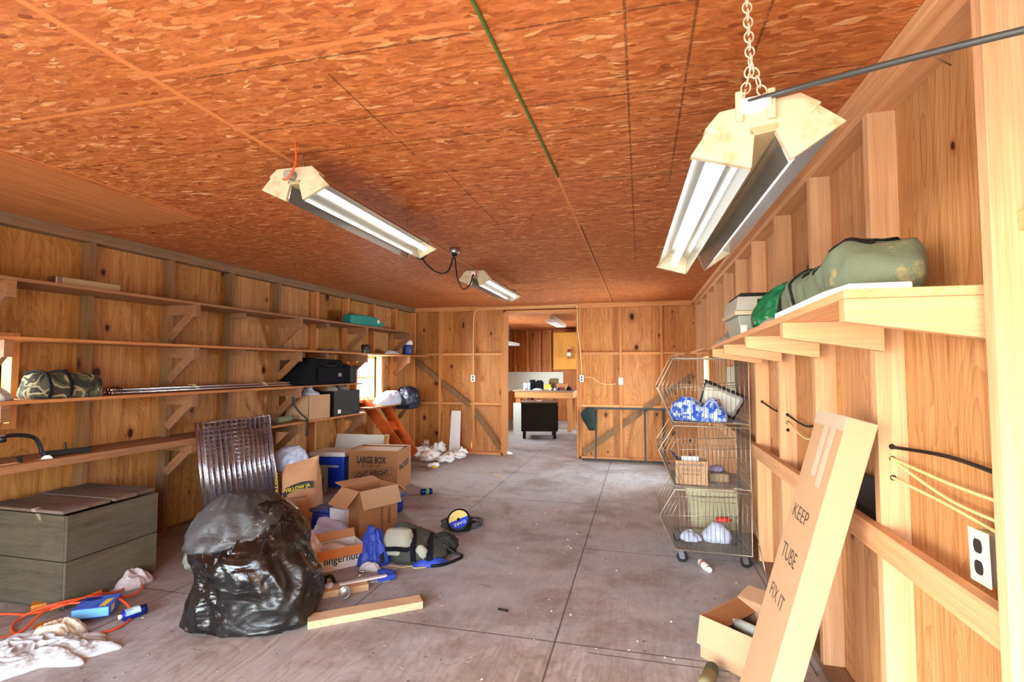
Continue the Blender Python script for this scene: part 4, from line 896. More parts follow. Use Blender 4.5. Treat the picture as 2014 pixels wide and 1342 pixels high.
for lo, hi in (((a0, b0, Z4), (a1, b0+.005, Z4+.27)), ((a0, b1-.005, Z4), (a1, b1, Z4+.27)), ((a0, b0, Z4), (a0+.005, b1, Z4+.27)), ((a1-.005, b0, Z4), (a1, b1, Z4+.27)), ((a0, b0, Z4), (a1, b1, Z4+.005))): m.box(lo, hi, fn=fL)
m.build('carton', M_card, t)
tag(loft([(0, 0, 0, .11, .12, 3), (.12, 0, 0, .12, .14, 2.6), (.26, 0, 0, .11, .12, 2.2), (.31, 0, 0, .05, .07, 2), (.36, .0, .02, .012, .02, 2)], 40, 26, .014, 8, 31, loc=LW(5.17, .22, Z4+.007)).build('plastic_bag', M_whitebag), 'white plastic bag with tied handles bulging out of the shelf cardboard box', 'bag')
t = thing('plastic_crate', 'black plastic crate filled with cloth on the lowest left wall shelf', 'crate', LW(5.7, .2, Z4)); m = MB(); a0, a1, b0, b1 = .06, .375, 5.42, 5.96
for lo, hi in (((a0, b0, Z4), (a1, b0+.008, Z4+.30)), ((a0, b1-.008, Z4), (a1, b1, Z4+.30)), ((a0, b0, Z4), (a0+.008, b1, Z4+.30)), ((a1-.008, b0, Z4), (a1, b1, Z4+.30)), ((a0, b0, Z4), (a1, b1, Z4+.008))): m.box(lo, hi, fn=fL)
m.build('crate_body', M_black, t); MB().box((.3765, 5.50, Z4+.03), (.3785, 5.56, Z4+.075), fn=fL).build('sticker', M_white, t)
for i, (u, w_) in enumerate([(5.55, .10), (5.78, .12)]): tag(loft([(0, 0, 0, .10, w_*.75, 3), (.24, 0, 0, .10, w_*.8, 2.6), (.33, 0, 0, .08, w_*.6, 2), (.355, 0, 0, .02, .03, 2)], 40, 22, .012, 8, 41+i, loc=LW(u, .22, Z4+.010)).build('folded_cloth', plain('grey_cloth_%s' % 'ab'[i], srgb(150-30*i, 140-30*i, 130-30*i), .9, bump=.4)), ['light grey cloth bundled in the black crate, at its left end', 'darker grey cloth bundled in the black crate, at its right end'][i], 'cloth')
t = thing('glass_jar', 'pale green glass jar lying on the lowest left wall shelf beside the cardboard box', 'jar', LW(4.6, .28, Z4)); a = LW(4.60, .28, Z4+.036); b = LW(4.84, .28, Z4+.036)
MB().tube([a, a+(b-a)*.1, a+(b-a)*.75, a+(b-a)*.85, b], [.028, .035, .035, .022, .022], 20).build('body', plain('green_glass', srgb(118, 134, 104), .12, var=.1), t); MB().cyl(b, b+(b-a)*.06, .025, n=16).build('lid', M_steel, t)
tag(MB().box((.2, 4.30, Z4), (.34, 4.56, Z4+.02), fn=fL).build('dark_tray', M_black, bevel=.005), 'low dark tray left of the green jar on the lowest left wall shelf', 'tray')
def ribbon(pts, w, th, side, name, mat, parent=None):
    m = MB(); s_ = V(side)*w/2
    for p, q in zip(pts, pts[1:]):
        n = (V(q)-V(p)).cross(s_).normalized()*th/2; m.add([p-s_-n, p+s_-n, p+s_+n, p-s_+n, q-s_-n, q+s_-n, q+s_+n, q-s_+n], [(0,1,2,3),(7,6,5,4),(0,4,5,1),(1,5,6,2),(2,6,7,3),(3,7,4,0)])
    return m.build(name, mat, parent)
tag(ribbon(spline([PL(577, 781, .40), PL(578, 795, .40), PL(590, 812, .40), PL(603, 824, .40), PL(605, 835, .40), PL(603, 858, .40)]), .035, .005, (0, 1, 0), 'hanging_strap', M_black), 'black webbing strap draped over the shelf cardboard box and hanging down', 'strap')
t = thing('wire_antenna', 'V-shaped thin wire antenna standing on the wire shelf panels', 'antenna', PL(503, 828, .2))
for q in ((485, 797), (520, 797)): MB().tube([PL(502, 829, .28), PL(*q, .2)], .0025, 6).build('wire_arm', M_steel, t)

# window sill bags
t = thing('sill_shelf', 'narrow wooden sill ledge under the far left window', 'ledge', LW(6.8, .15, .86)); MB().box((.092, 6.30, .845), (.30, 7.75, .865), fn=fL).build('board', M_shelf, t)
m = MB()
for u in (7.5,): m.bar(LW(u, .27, .83), LW(u, .11, .62), .036, .06)
m.build('bracket', M_shelf_dk, t)
tag(loft([(0, 0, 0, .30, .10, 2.6), (.06, 0, 0, .32, .11, 2.4), (.13, .03, 0, .25, .09, 2.2), (.18, .06, 0, .14, .06, 2), (.20, .06, 0, .04, .03, 2)], 56, 28, .02, 6, 51, M=Matrix.Rotation(R(90), 3, 'Z'), loc=LW(7.02, .20, .866)).build('plastic_bag', M_whitebag), 'bright white plastic bag on the ledge below the far left window', 'bag')
tag(loft([(0, 0, 0, .13, .15, 2.6), (.08, 0, 0, .17, .17, 2.4), (.20, 0, 0, .17, .17, 2.2), (.30, -.0, 0, .12, .12, 2), (.34, 0, 0, .04, .04, 2)], 56, 32, .02, 7, 53, loc=LW(7.38, .31, .78)).build('dark_bag', plain('navy_plastic_bag', srgb(24, 32, 52), .4, bump=.3)), 'dark navy bag hanging over the ledge in the far left corner', 'bag')

# ================================================================== FAR END OF THE ROOM
M_red = wood('orange_stained_wood', srgb(190, 92, 40), srgb(140, 60, 24), 'X', 16, 1, 0, rough=.35)
t = thing('bed_frame_rails', 'orange stained wooden frame of two side boards leaning under the far left window', 'wooden frame', (-3.3, 6.6, 0))
A1, B1 = PY(716, 788, 6.55), PY(792, 890, 6.3); A2, B2 = PY(752, 790, 6.95), PY(806, 880, 6.62)
for a, b in ((A1, B1), (A2, B2)):
    d = (b-a).normalized(); b = a + d*1.05; MB().bar(a, b, .022, .15, up=V((-d.z, 0, d.x))).build('side_board', M_red, t, bevel=.003)
for k in (.06, .5):
    a = A1 + (B1-A1).normalized()*k*1.0; b = A2 + (B2-A2).normalized()*k*1.0; d = (B1-A1).normalized()
    MB().bar(a, b, .16, .02, up=d.cross(b-a)).build('cross_board', M_red, t)
t = thing('white_door_panel', 'white painted cabinet panel with peeling orange wood frame behind the large box', 'panel', (-3.45, 6.0, 0))
pA, pB = PY(655, 853, 6.05), PY(758, 850, 6.05); bx = (pB-pA).normalized(); wd_ = (pB-pA).length; top = pA.z
MB().hexa([V((pA.x, 5.90, .02)), V((pB.x, 5.90, .02)), V((pB.x, 5.92, .02)), V((pA.x, 5.92, .02)), V((pA.x, 6.05, top)), V((pB.x, 6.05, top)), V((pB.x, 6.07, top)), V((pA.x, 6.07, top))]).build('panel', two_tone('peeling_white_paint', srgb(214, 212, 204), srgb(190, 120, 40), 3.2, .6, .2, .66), t)
for x0, x1 in ((pA.x-.05, pA.x), (pB.x, pB.x+.05)):
    MB().hexa([V((x0, 5.88, .0)), V((x1, 5.88, .0)), V((x1, 5.925, .0)), V((x0, 5.925, .0)), V((x0, 6.03, top+.01)), V((x1, 6.03, top+.01)), V((x1, 6.075, top+.01)), V((x0, 6.075, top+.01))]).build('frame_rail', wood('peeling_orange_frame', srgb(206, 140, 60), srgb(150, 84, 24), 'Z', 12, 2, 0, grey=srgb(214, 210, 200), grey_amt=.9), t, bevel=.003)
t = thing('rubber_tyre', 'black rubber tyre standing in shadow behind the large box', 'tyre', (-3.3, 7.0, 0)); c = V((-3.27, 6.75, .16))
MB().lathe([(.09, -.03), (.115, -.045), (.15, -.04), (.16, -.02), (.16, .02), (.15, .04), (.115, .045), (.09, .03), (.09, -.03)], c, Matrix.Rotation(R(80), 3, 'Y') @ Matrix.Rotation(R(10), 3, 'X'), 36).build('tread', M_rubber, t); MB().lathe([(.001, -.01), (.09, -.02), (.09, .02), (.001, .01)], c, Matrix.Rotation(R(80), 3, 'Y') @ Matrix.Rotation(R(10), 3, 'X'), 24).build('wheel_rim', M_blackm, t)
tag(MB().hexa([V((-3.04, 7.93, .004)), V((-2.86, 7.93, .004)), V((-2.86, 7.955, .004)), V((-3.04, 7.955, .004)), V((-3.03, 8.02, .70)), V((-2.87, 8.02, .70)), V((-2.87, 8.045, .70)), V((-3.03, 8.045, .70))]).build('foam_strip', plain('foil_faced_foam', srgb(236, 236, 234), .5, var=.08, bump=.4, bscale=14), bevel=.004), 'tall white foam strip standing upright against the far wall left of the doorway', 'foam')
random.seed(4)
fo = [(828, 893, .17, .13), (845, 903, .16, .13), (862, 890, .15, .17), (875, 905, .14, .09), (893, 898, .17, .09), (852, 915, .10, .05), (905, 893, .13, .12), (838, 882, .15, .20)]
fl_ = ['leftmost white foam chunk of the broken pile by the far wall', 'white foam chunk low at the front left of the broken pile', 'large white foam chunk in the middle of the broken pile', 'white foam piece at the front middle of the broken pile', 'white foam piece right of the pile before the upright strip', 'smallest white crumb at the front of the foam pile', 'white foam chunk touching the foot of the upright strip', 'highest white foam chunk at the back of the pile']
for i, (x, y, s_, h_) in enumerate(fo):
    p = PZ(x, y+4); M = Matrix.Rotation(random.uniform(0, 3), 3, 'Z'); b_ = blob(p + V((0, 0, h_*.5)), (s_*.85, s_*.6, h_*.55), 60+i, .55, 1.6, 3, M=M, flat=.001, ridge=.4); b_.sm = [False]*len(b_.f)
    tag(b_.build('foam_chunk', M_styro), fl_[i], 'foam', 'broken white foam pieces by the far wall')
tag(heap(PZ(990, 893), .16, .05, .05, 70, .1, .4, 6).build('foam_piece', M_styro), 'flat white foam scrap on the floor at the left foot of the doorway', 'foam')
tag(heap(PZ(853, 921), .06, .03, .03, 71, .1, .4, 6).build('yellow_scrap', plain('yellow_scrap', srgb(210, 170, 60), .7)), 'small yellow scrap in front of the white foam pile', 'scrap')
tag(MB().cyl(PZ(972, 932, .006), PZ(988, 942, .006), .006, n=8).build('wood_sliver', M_pale), 'thin pale stick on the floor in front of the foam scrap', 'stick')
# black metal frame
t = thing('metal_bed_frame', 'black metal frame of tubes leaning against the far wall right of the doorway', 'metal frame', (-.2, 7.8, 0)); fy = lambda x, z: V((x, 7.80 + .22*z, z))
for a, b in (((-.66, .012), (-.66, .80)), ((.06, .03), (.06, .78)), ((.32, .03), (.32, .78))): MB().bar(fy(*a), fy(*b), .026, .026, up=(0, 1, 0)).build('upright', M_blackm, t)
for a, b in (((-.68, .79), (.40, .79)), ((-.86, .035), (.40, .035))): MB().bar(fy(*a), fy(*b), .026, .03, up=(0, 0, 1)).build('rail', M_blackm, t)
hat = thing('dark_green_cap', 'dark green cloth cap hanging on the corner of the black metal frame', 'cap', (-.74, 7.9, .5))
loft([(0, 0, 0, .03, .02, 2), (.08, -.01, 0, .06, .04, 2), (.18, -.04, 0, .09, .05, 2.2), (.26, -.05, 0, .10, .055, 2.2), (.33, -.03, 0, .05, .04, 2), (.345, -.03, 0, .01, .01, 2)], 40, 26, .016, 8, 72, loc=(-.725, 7.9, .46)).build('cloth', plain('dark_green_cloth', srgb(26, 42, 34), .85, bump=.4), hat)

# ================================================================== BACK ROOM THINGS
t = thing('old_cabinet', 'dark brown low cabinet on four short legs in the back room', 'cabinet', (-2.0, 10.3, 0), R(12)); M_dkw = wood('dark_walnut', srgb(40, 28, 20), srgb(20, 13, 10), 'Z', 20, 1, 0, rough=.6, spec=.15)
MB().box((-.36, -.30, .15), (.36, .34, .70)).build('body', M_dkw, t, local=True, bevel=.004); MB().box((-.375, -.32, .701), (.375, .36, .725)).build('top', wood('dusty_top', srgb(120, 92, 70), srgb(84, 62, 46), 'X', 20, 1, 0, rough=.6), t, local=True, bevel=.006)
for x in (-.30, .30):
    for y in (-.24, .28): MB().box((x-.03, y-.03, 0), (x+.03, y+.03, .149)).build('leg', M_dkw, t, local=True)
for z in (.26, .42, .58): f = MB().box((.361, -.26, z-.07), (.372, .30, z+.07)); dr = f.build('drawer', M_dkw, t, local=True, bevel=.003); MB().cyl((.372, .02, z), (.39, .02, z), .015, n=12).build('knob', plain('brass_knob', srgb(160, 120, 60), .35, metal=.8), dr, local=True)
MB().box((-.05, -.05, .7255), (.06, .0, .735)).build('paper', M_white, t, local=True) if False else None
tag(MB().cbox((-2.0, 10.3, .735), (.10, .06, .012)).build('white_card', M_white), 'small white card on top of the dark cabinet in the back room', 'card')
t = thing('work_table', 'pine work table crowded with small tins in the back room', 'table', (-2.05, 11.3, 0)); TX0, TX1, TY0, TY1 = -2.72, -1.42, 11.15, 11.95
MB().box((TX0-.04, TY0-.03, .88), (TX1+.03, TY1, .905)).build('tabletop', plain('dusty_tabletop', srgb(140, 120, 104), .7), t)
MB().box((TX0, TY0, .74), (TX1, TY0+.035, .879)).build('apron', M_lum_x, t); MB().box((TX1-.035, TY0+.036, .74), (TX1, TY1, .879)).build('apron', M_lum_y, t)
for x in (TX0+.02, TX1-.13):
    for y in (TY0+.037, TY1-.1): MB().box((x, y, 0), (x+.10, y+.05, .739)).build('leg', M_stud, t)
tb = .906
def small(name, label, cat, px, y, w, h, mat, kind='box', d=None):
    x = PY(px, 760, y).x; d = d or w
    if kind == 'box': m = MB().box((x-w/2, y-d/2, tb), (x+w/2, y+d/2, tb+h)); o = m.build(name, mat, bevel=.005)
    elif kind == 'cyl': o = MB().lathe([(.001, 0), (w/2, 0), (w/2, h*.92), (w/2*.9, h), (.001, h)], (x, y, tb), n=20).build(name, mat)
    else: o = heap((x, y, tb), w/2, d/2, h, 80+px, 0, .4, 6).build(name, mat)
    return tag(o, label, cat)
small('plastic_tub', 'white tub with pink print at the left end of the back room table', 'tub', 1034, 11.4, .10, .15, two_tone('white_pink', srgb(236, 232, 228), srgb(214, 150, 150), 14, .5, .1, .6), 'cyl')
small('blue_white_bottle', 'pale blue bottle right of the white tub on the back room table', 'bottle', 1041, 11.34, .05, .16, plain('pale_blue_plastic', srgb(170, 196, 220), .4), 'cyl')
t = thing('black_tote', 'black lumpy tool bag in the middle of the back room table', 'bag', (-2.1, 11.5, tb)); x = PY(1056, 760, 11.5).x
MB().box((x-.14, 11.42, tb), (x+.14, 11.60, tb+.18)).build('body', M_blackf, t, bevel=.02); MB().box((x-.155, 11.41, tb+.17), (x-.05, 11.6, tb+.22)).build('side_pocket', M_blackf, t, bevel=.015); MB().box((x+.0, 11.44, tb+.175), (x+.12, 11.58, tb+.21)).build('top_flap', M_blackf, t, bevel=.012)
small('coiled_cord', 'pale coil of cord in front of the black tool bag on the back room table', 'cord', 1058, 11.25, .22, .035, M_cloth_w, 'heap', .08)
small('yellow_carton', 'yellow carton on the back room table right of the black tool bag', 'box', 1078, 11.5, .14, .12, plain('yellow_card', srgb(206, 178, 46), .6))
small('white_jar', 'round white jar in front of the yellow carton on the back room table', 'jar', 1083, 11.25, .075, .065, M_white, 'cyl')
small('white_cup', 'small bright white cup near the middle right of the back room table', 'cup', 1092, 11.25, .055, .045, M_white, 'cyl')
small('tin_box', 'tall olive tin box standing at the back of the back room table', 'tin', 1089, 11.8, .20, .25, two_tone('olive_tin', srgb(96, 84, 40), srgb(190, 176, 110), 8, .5, .1, .6))
small('brown_carton', 'brown carton behind the red tin on the back room table', 'box', 1105, 11.6, .22, .14, M_card_dk)
small('red_tin', 'dark red tin on the right side of the back room table', 'tin', 1104, 11.28, .12, .07, plain('dark_red_tin', srgb(110, 40, 30), .45))
small('blue_tin', 'small navy tin left of the dark red tin on the back room table', 'tin', 1098, 11.22, .05, .06, plain('navy_tin', srgb(40, 50, 90), .45), 'cyl')
small('black_cloth', 'low black heap at the right end of the back room table', 'cloth', 1119, 11.3, .12, .07, M_blackf, 'heap')
t = thing('wall_cupboard', 'plain yellowish plywood cupboard on the back room wall, carrying an extinguisher', 'cupboard', (-1.5, 12.5, 1.35)); cx0, cx1 = PY(1088, 690, 12.6).x, PY(1142, 690, 12.6).x
MB().box((cx0, 12.6, 1.36), (cx1+.15, 13.50, 2.28)).build('body', wood('yellow_plywood', srgb(204, 146, 60), srgb(176, 116, 40), 'Z', 14, 1.2, 0), t); MB().box((cx0+.03, 12.585, 1.38), (cx1+.12, 12.599, 2.26)).build('door', wood('yellow_plywood_door', srgb(208, 150, 62), srgb(182, 120, 42), 'Z', 14, 1.2, 0), t)
MB().box((cx1+.02, 13.2, .01), (cx1+.07, 13.5, 1.359)).build('post', M_stud, t)
t = thing('fire_extinguisher', 'small silver and red fire extinguisher hung on the plywood cupboard in the back room', 'fire extinguisher', PY(1119, 700, 12.53)); c = PY(1119, 706, 12.52)
MB().lathe([(.001, 0), (.035, 0), (.042, .012), (.042, .20), (.03, .23), (.014, .245), (.001, .245)], c, n=20).build('cylinder', plain('dull_red_metal', srgb(140, 70, 50), .35, metal=.3), t); MB().lathe([(.0425, .07), (.0425, .15)], c, n=20).build('label', M_white, t)
MB().box((c.x-.03, c.y-.012, c.z+.246), (c.x+.035, c.y+.012, c.z+.262)).build('lever', M_steel, t); MB().cyl((c.x, c.y, c.z+.245), (c.x, c.y, c.z+.30), .012, n=12).build('valve', M_steel, t)
t = thing('ceiling_wraparound_light', 'white box-shaped light fitting under the back room ceiling', 'ceiling light', (-1.6, 9.8, 2.25)); p = PZ(1078, 632, 2.30); q = PZ(1128, 646, 2.30)
MB().bar(V((p.x+.06, p.y, 2.31)), V((p.x+.06, p.y+1.3, 2.31)), .22, .07).build('diffuser', M_white, t, bevel=.015); MB().box((p.x+.02, p.y+.1, 2.346), (p.x+.10, p.y+1.2, H-.001)).build('mount', M_cream, t)
tag(MB().box((-3.05, 10.9, 2.08), (-2.88, 12.1, 2.13)).build('hanging_light', M_white, bevel=.01), 'second white light fitting glimpsed at the left edge of the doorway', 'ceiling light') if False else None
t = thing('ceiling_light_far', 'narrow white light fitting seen at the left side of the doorway in the back room', 'ceiling light', PY(1003, 676, 12.0)); c = PY(1001, 676, 12.0); MB().cbox(c, (.26, 1.2, .07)).build('diffuser', M_white, t, bevel=.01); MB().box((c.x-.01, c.y, c.z+.036), (c.x+.01, c.y+.02, H-.001)).build('hanger_rod', M_steel, t)
tag(MB().box((-2.62, 10.62, .0), (-2.36, 10.65, .66)).build('white_board', M_white_panel), 'white board standing left of the dark cabinet in the back room', 'board')
t = thing('side_bench', 'brown wooden side bench at the left of the back room', 'bench', (-3.4, 11.3, 0)); MB().box((-3.58, 10.9, .86), (-2.90, 11.6, .90)).build('benchtop', plain('pale_benchtop', srgb(206, 196, 180), .6), t); MB().box((-3.58, 10.95, .0), (-3.02, 11.5, .859)).build('cabinet_body', wood('red_brown_bench', srgb(172, 84, 36), srgb(110, 48, 20), 'Z', 18, 1, 0), t)
tag(heap((-3.05, 11.2, .901), .16, .14, .14, 91, 0, .3, 4).build('bundled_cloth', plain('mauve_cloth', srgb(120, 104, 116), .9)), 'grey mauve cloth bundle on the side bench in the back room', 'cloth')
t = thing('paint_bucket', 'white bucket on the floor right of the work table in the back room', 'bucket', PZ(1132, 833, 0)); c = V((-1.13, 11.0, 0)); MB().lathe([(.001, 0), (.12, 0), (.14, .30), (.145, .31), (.001, .31)], c).build('body', M_white, t); MB().lathe([(.148, .27), (.152, .285), (.152, .30), (.148, .315), (.001, .318)], c).build('lid', M_white, t)
# ================================================================== FLOOR CLUTTER
LOCZ = Matrix.Rotation(YAW, 3, 'Z')
M_crate = wood('weathered_crate_wood', srgb(98, 88, 68), srgb(56, 50, 38), 'X', 20, 1.2, .25, 4, grey=srgb(92, 86, 74), grey_amt=.7, rough=.8)
M_crate_y = wood('weathered_crate_wood_side', srgb(100, 90, 70), srgb(58, 52, 40), 'Y', 20, 1.2, .25, 4, grey=srgb(94, 88, 76), grey_amt=.7, rough=.8)
M_crate_top = wood('crate_lid_wood', srgb(124, 104, 86), srgb(78, 64, 54), 'X', 20, 1.2, .1, 4, grey=srgb(120, 106, 98), grey_amt=.6, rough=.8)
t = thing('wooden_crate', 'large weathered grey wooden crate with a plank lid on the floor at left', 'crate', (-3.6, 2.6, 0), R(3))
CX0, CX1, CYa, CYb = -3.915, -3.285, 2.33, 2.92
for a, b in ((.012, .275), (.28, .545)):
    MB().box((CX0, CYa, a), (CX1, CYa+.02, b)).build('slat_board', M_crate, t, bevel=.003); MB().box((CX0, CYb-.02, a), (CX1, CYb, b)).build('slat_board', M_crate, t, bevel=.003)
    MB().box((CX1-.001, CYa+.004, a), (CX1+.019, CYb, b)).build('slat_board', M_crate_y, t, bevel=.003); MB().box((CX0-.02, CYa, a), (CX0, CYb, b)).build('slat_board', M_crate_y, t, bevel=.003)
for x in (CX0+.002, CX1-.035):
    for y in (CYa+.021, CYb-.055): MB().box((x, y, .001), (x+.033, y+.033, .53)).build('corner_post', M_crate, t)
MB().box((CX0, CYa, .001), (CX1, CYb, .011)).build('bottom', M_crate, t)
random.seed(2)
for i in range(4):
    y = CYa-.01 + i*.155; z = .551 + (.0 if i % 2 else .007); MB().hexa([(CX0-.01, y, z-.003), (CX1+.0-.03*(i % 2), y, z-.003), (CX1+.0-.03*(i % 2), y+.15, z-.003), (CX0-.01, y+.15, z-.003), (CX0-.01, y, z+.016), (CX1-.03*(i % 2), y, z+.016), (CX1-.03*(i % 2), y+.15, z+.016+.003*i), (CX0-.01, y+.15, z+.016+.003*i)]).build('lid_plank', M_crate_top, t, bevel=.004)

# chrome wire shelf panels leaning in a stack
xb = lambda i: (-3.40 - .026*i, -3.565 - .026*i)
def wire_panel():
    t = thing('wire_shelf_panel', 'chrome wire shelf panel', 'wire shelf', (0, 0, 0), 0, 'chrome wire shelf panels stacked against the left wall')
    W_, H_ = .76, .96; m = MB()
    m.tube([(0, 0, .006), (0, W_, .006), (0, W_, H_), (0, 0, H_)], .0055, 8, closed=True); m.tube([(.012, 0, .006), (.012, W_, .006), (.012, W_, H_), (.012, 0, H_)], .004, 6, closed=True); m.build('rim', M_chrome, t, local=True)
    m = MB()
    for k in range(1, 13): m.tube([(0, W_*k/13, .006), (0, W_*k/13, H_)], .0052, 7)
    m.build('long_wires', M_chrome, t, local=True); m = MB()
    for k in range(1, 26): m.tube([(.006, 0, H_*k/26), (.006, W_, H_*k/26)], .0014, 5)
    m.build('cross_wires', M_chrome, t, local=True); return t
wp = wire_panel(); lbl = ['chrome wire shelf panel at the front of the leaning stack, nearest the room', 'chrome wire shelf panel second from the front of the leaning stack', 'chrome wire shelf panel in the middle of the leaning stack', 'chrome wire shelf panel second from the wall in the leaning stack', 'chrome wire shelf panel at the back of the leaning stack, nearest the wall']
lean = math.atan2(.165, .955)
for i in range(5):
    o = wp if i == 0 else copy_tree(wp); o.location = (-3.375 - .026*i, 3.53 + [0, .017, .030, .011, .041][i], .002); o.rotation_euler = (0, -lean, R(-2)); o['label'] = lbl[i]
bpy.context.view_layer.update()

# trash bag
def trash_mat(name, col, rough, bump, dirt):
    t = NT(name); o = t.obj(); n = t.noise(o, 4, 5, .6)[0]
    wr = t.noise(t.mapp(o, (3.5, 3.5, 8), (R(22), R(-24), 0)), 1.0, 2, .45, 1.4)[0]; w2 = t.noise(o, 38, 3, .6)[0]
    t.bump(t.math('ADD', wr, t.math('MULTIPLY', w2, .12)), bump, .05)
    d = t.rng(t.noise(o, 26, 6, .75)[0], .60, .68, 0, dirt); d2 = t.rng(t.noise(o, 3, 4, .6)[0], .4, .65, 0, dirt*.45)
    c = t.mix(t.math('MULTIPLY', d2, .6), col, srgb(74, 68, 62)); c = t.mix(d, c, srgb(178, 156, 128))
    return t.set(color=c, rough=t.rng(d2, 0, dirt*.45+.01, rough, rough+.35), spec=.7)
M_trash = trash_mat('glossy_black_bag', srgb(9, 10, 12), .14, .5, .3); M_trash_d = trash_mat('dusty_black_bag', srgb(44, 42, 42), .5, .35, .8)
base = PZ(506, 1212); t = thing('black_trash_bag', 'big full black plastic trash bag with dusty folded top on the floor at left', 'bag', base)
rg = [(0, .0, 0, .27, .21, 2.8), (.025, .0, 0, .315, .24, 2.8), (.10, .01, 0, .335, .25, 2.5), (.20, .01, 0, .335, .25, 2.4), (.30, -.01, 0, .315, .245, 2.2), (.38, -.05, 0, .305, .23, 2.1), (.46, -.07, .02, .28, .20, 2.1), (.54, -.08, .04, .225, .17, 2), (.61, -.09, .06, .16, .12, 2), (.65, -.10, .07, .08, .06, 2)]
loft(rg, 150, 110, .024, 4.6, 11, .5, M=LOCZ, loc=base, lump=.06, lfreq=3.5).build('bag_body', M_trash, t)
rg = [(.415, -.15, -.01, .17, .15, 2.4), (.435, -.13, .0, .215, .185, 2.4), (.50, -.12, .03, .225, .19, 2.3), (.58, -.11, .05, .205, .165, 2.2), (.65, -.11, .07, .16, .12, 2.1), (.685, -.11, .08, .08, .06, 2)]
loft(rg, 120, 70, .022, 5.0, 14, .6, M=LOCZ, loc=base, lump=.06, lfreq=4).build('folded_top', M_trash_d, t)
pl_ = V((-.32, -.02, .47)); M_film = plain('clear_film', srgb(150, 150, 146), .15, var=.3, scale=12, bump=.6, bscale=12, spec=.8)
blob(base + LOCZ @ V((-.31, -.04, .37)), (.06, .09, .09), 8, .3, 2, M=LOCZ @ Matrix.Rotation(R(35), 3, 'Y')).build('grey_film', plain('grey_green_film', srgb(112, 116, 104), .2, var=.3, scale=12, bump=.6, bscale=14), t)

# stack of bags / boxes behind
t = thing('feed_sack', 'tall brown paper feed sack with black and yellow print standing among the clutter', 'sack', (-2.92, 4.16, 0)); sb = V((-2.975, 4.09, 0))
M_kraft = plain('kraft_paper_sack', srgb(196, 146, 104), .75, var=.08, scale=5, bump=.3, bscale=26)
def sackfn():
    rg = [(0, .02, 0, .135, .11, 3), (.04, .02, 0, .155, .13, 3), (.15, .015, 0, .165, .14, 3), (.30, .01, 0, .17, .13, 3.2), (.45, -.005, 0, .172, .095, 3.4), (.52, -.01, 0, .165, .055, 3.6), (.57, -.0, 0, .16, .018, 4), (.575, 0, 0, .155, .012, 4)]
    return loft(rg, 96, 60, .008, 5, 21, .6, M=LOCZ, loc=sb)
sm_ = sackfn(); sm_.v = [sb + LOCZ @ (Matrix.Diagonal((.90, 1, 1)) @ (LOCZ.inverted() @ (v-sb))) for v in sm_.v]; sm_.v = [v + V((0, 0, max(0, v.z-.45)*.4*((LOCZ.inverted() @ (v-sb)).x/.17))) for v in sm_.v]; sm_.build('sack_body', M_kraft, t)
M_band = plain('sack_print_black', srgb(44, 48, 44), .7); M_yel = plain('sack_print_yellow', srgb(222, 196, 52), .7)
sp = lambda x, y, z: sb + LOCZ @ V((x, y, z))
m = MB()
bandf = lambda a: sp(-.085 + a*.235, -.142 + .018*a - .0, .30 + .06*math.sin(min(a*1.15, 1)*math.pi*.5))
for i in range(10):
    a, b = i/10, (i+1)/10; p, q = bandf(a), bandf(b); m.add([p, q, q + V((0, 0, .06)), p + V((0, 0, .06))], [(0, 1, 2, 3)])
p = bandf(0); m.add([p + V((-.035, -.0, -.032)), p + V((.012, 0, -.012)), p + V((.012, 0, .036)), p + V((-.035, 0, .014)), p + V((-.018, 0, -.008))], [(0, 1, 2, 3, 4)])
m.build('printed_banner', M_band, t, solid=.001)
text('YELLOW JA', t, bandf(.0) + V((.004, -.004, .008)), bandf(.98) - bandf(.0), (0, 0, 1), .225, .044, M_yel, .035)
text('Yellow Jacket Brand', t, sp(-.07, -.147, .262), (1, .12, .16), (0, 0, 1), .19, .014, M_band)
text('YELLOW', t, sp(-.158, -.128, .26), (0, 0, 1), (-1, -.2, 0), .24, .022, M_yel, .01)
# white bag on small box
p = PZ(533, 1000); fr = fbox(PZ(528, 1000), PZ(598, 1000), .30); t = thing('cardboard_box', 'brown cardboard box under a white plastic bag, beside the wire shelf panels', 'box', fr[0])
hb = PY(560, 930, fr[0].y).z; m = MB(); obx(m, fr, 0, fr[3], 0, .30, 0, hb); m.build('carton', M_card_dk, t, bevel=.002)
text('FRAGILE', t, fr[0] + fr[1]*.02 - fr[2]*.0005 + V((0, 0, .12)), fr[1], (0, 0, 1), .22, .07, M_ink)
c = fr[0] + fr[1]*.14 + fr[2]*.15 + V((0, 0, hb+.001))
tag(loft([(0, 0, 0, .13, .13, 2.6), (.05, 0, 0, .155, .14, 2.4), (.12, .0, 0, .15, .13, 2.2), (.19, .01, 0, .11, .09, 2), (.235, .02, 0, .04, .04, 2)], 60, 36, .022, 6, 23, M=LOCZ, loc=c).build('plastic_bag', M_whitebag), 'bluish white plastic grocery bag on top of a brown box beside the wire panels', 'bag')
# small white/black carton between sack and cooler
fr = fbox(PZ(606, 972), PZ(637, 972), .12); m = MB(); obx(m, fr, 0, fr[3], 0, .12, 0, PY(630, 920, fr[0].y).z); t = thing('small_carton', 'small grey carton with a black panel between the feed sack and the blue cooler', 'box', fr[0]); m.build('carton', plain('grey_teal_card', srgb(150, 160, 150), .7), t)
m = MB(); obx(m, fr, .05, fr[3]-.01, -.002, -.0005, .02, .17); m.build('black_panel', M_black, t)
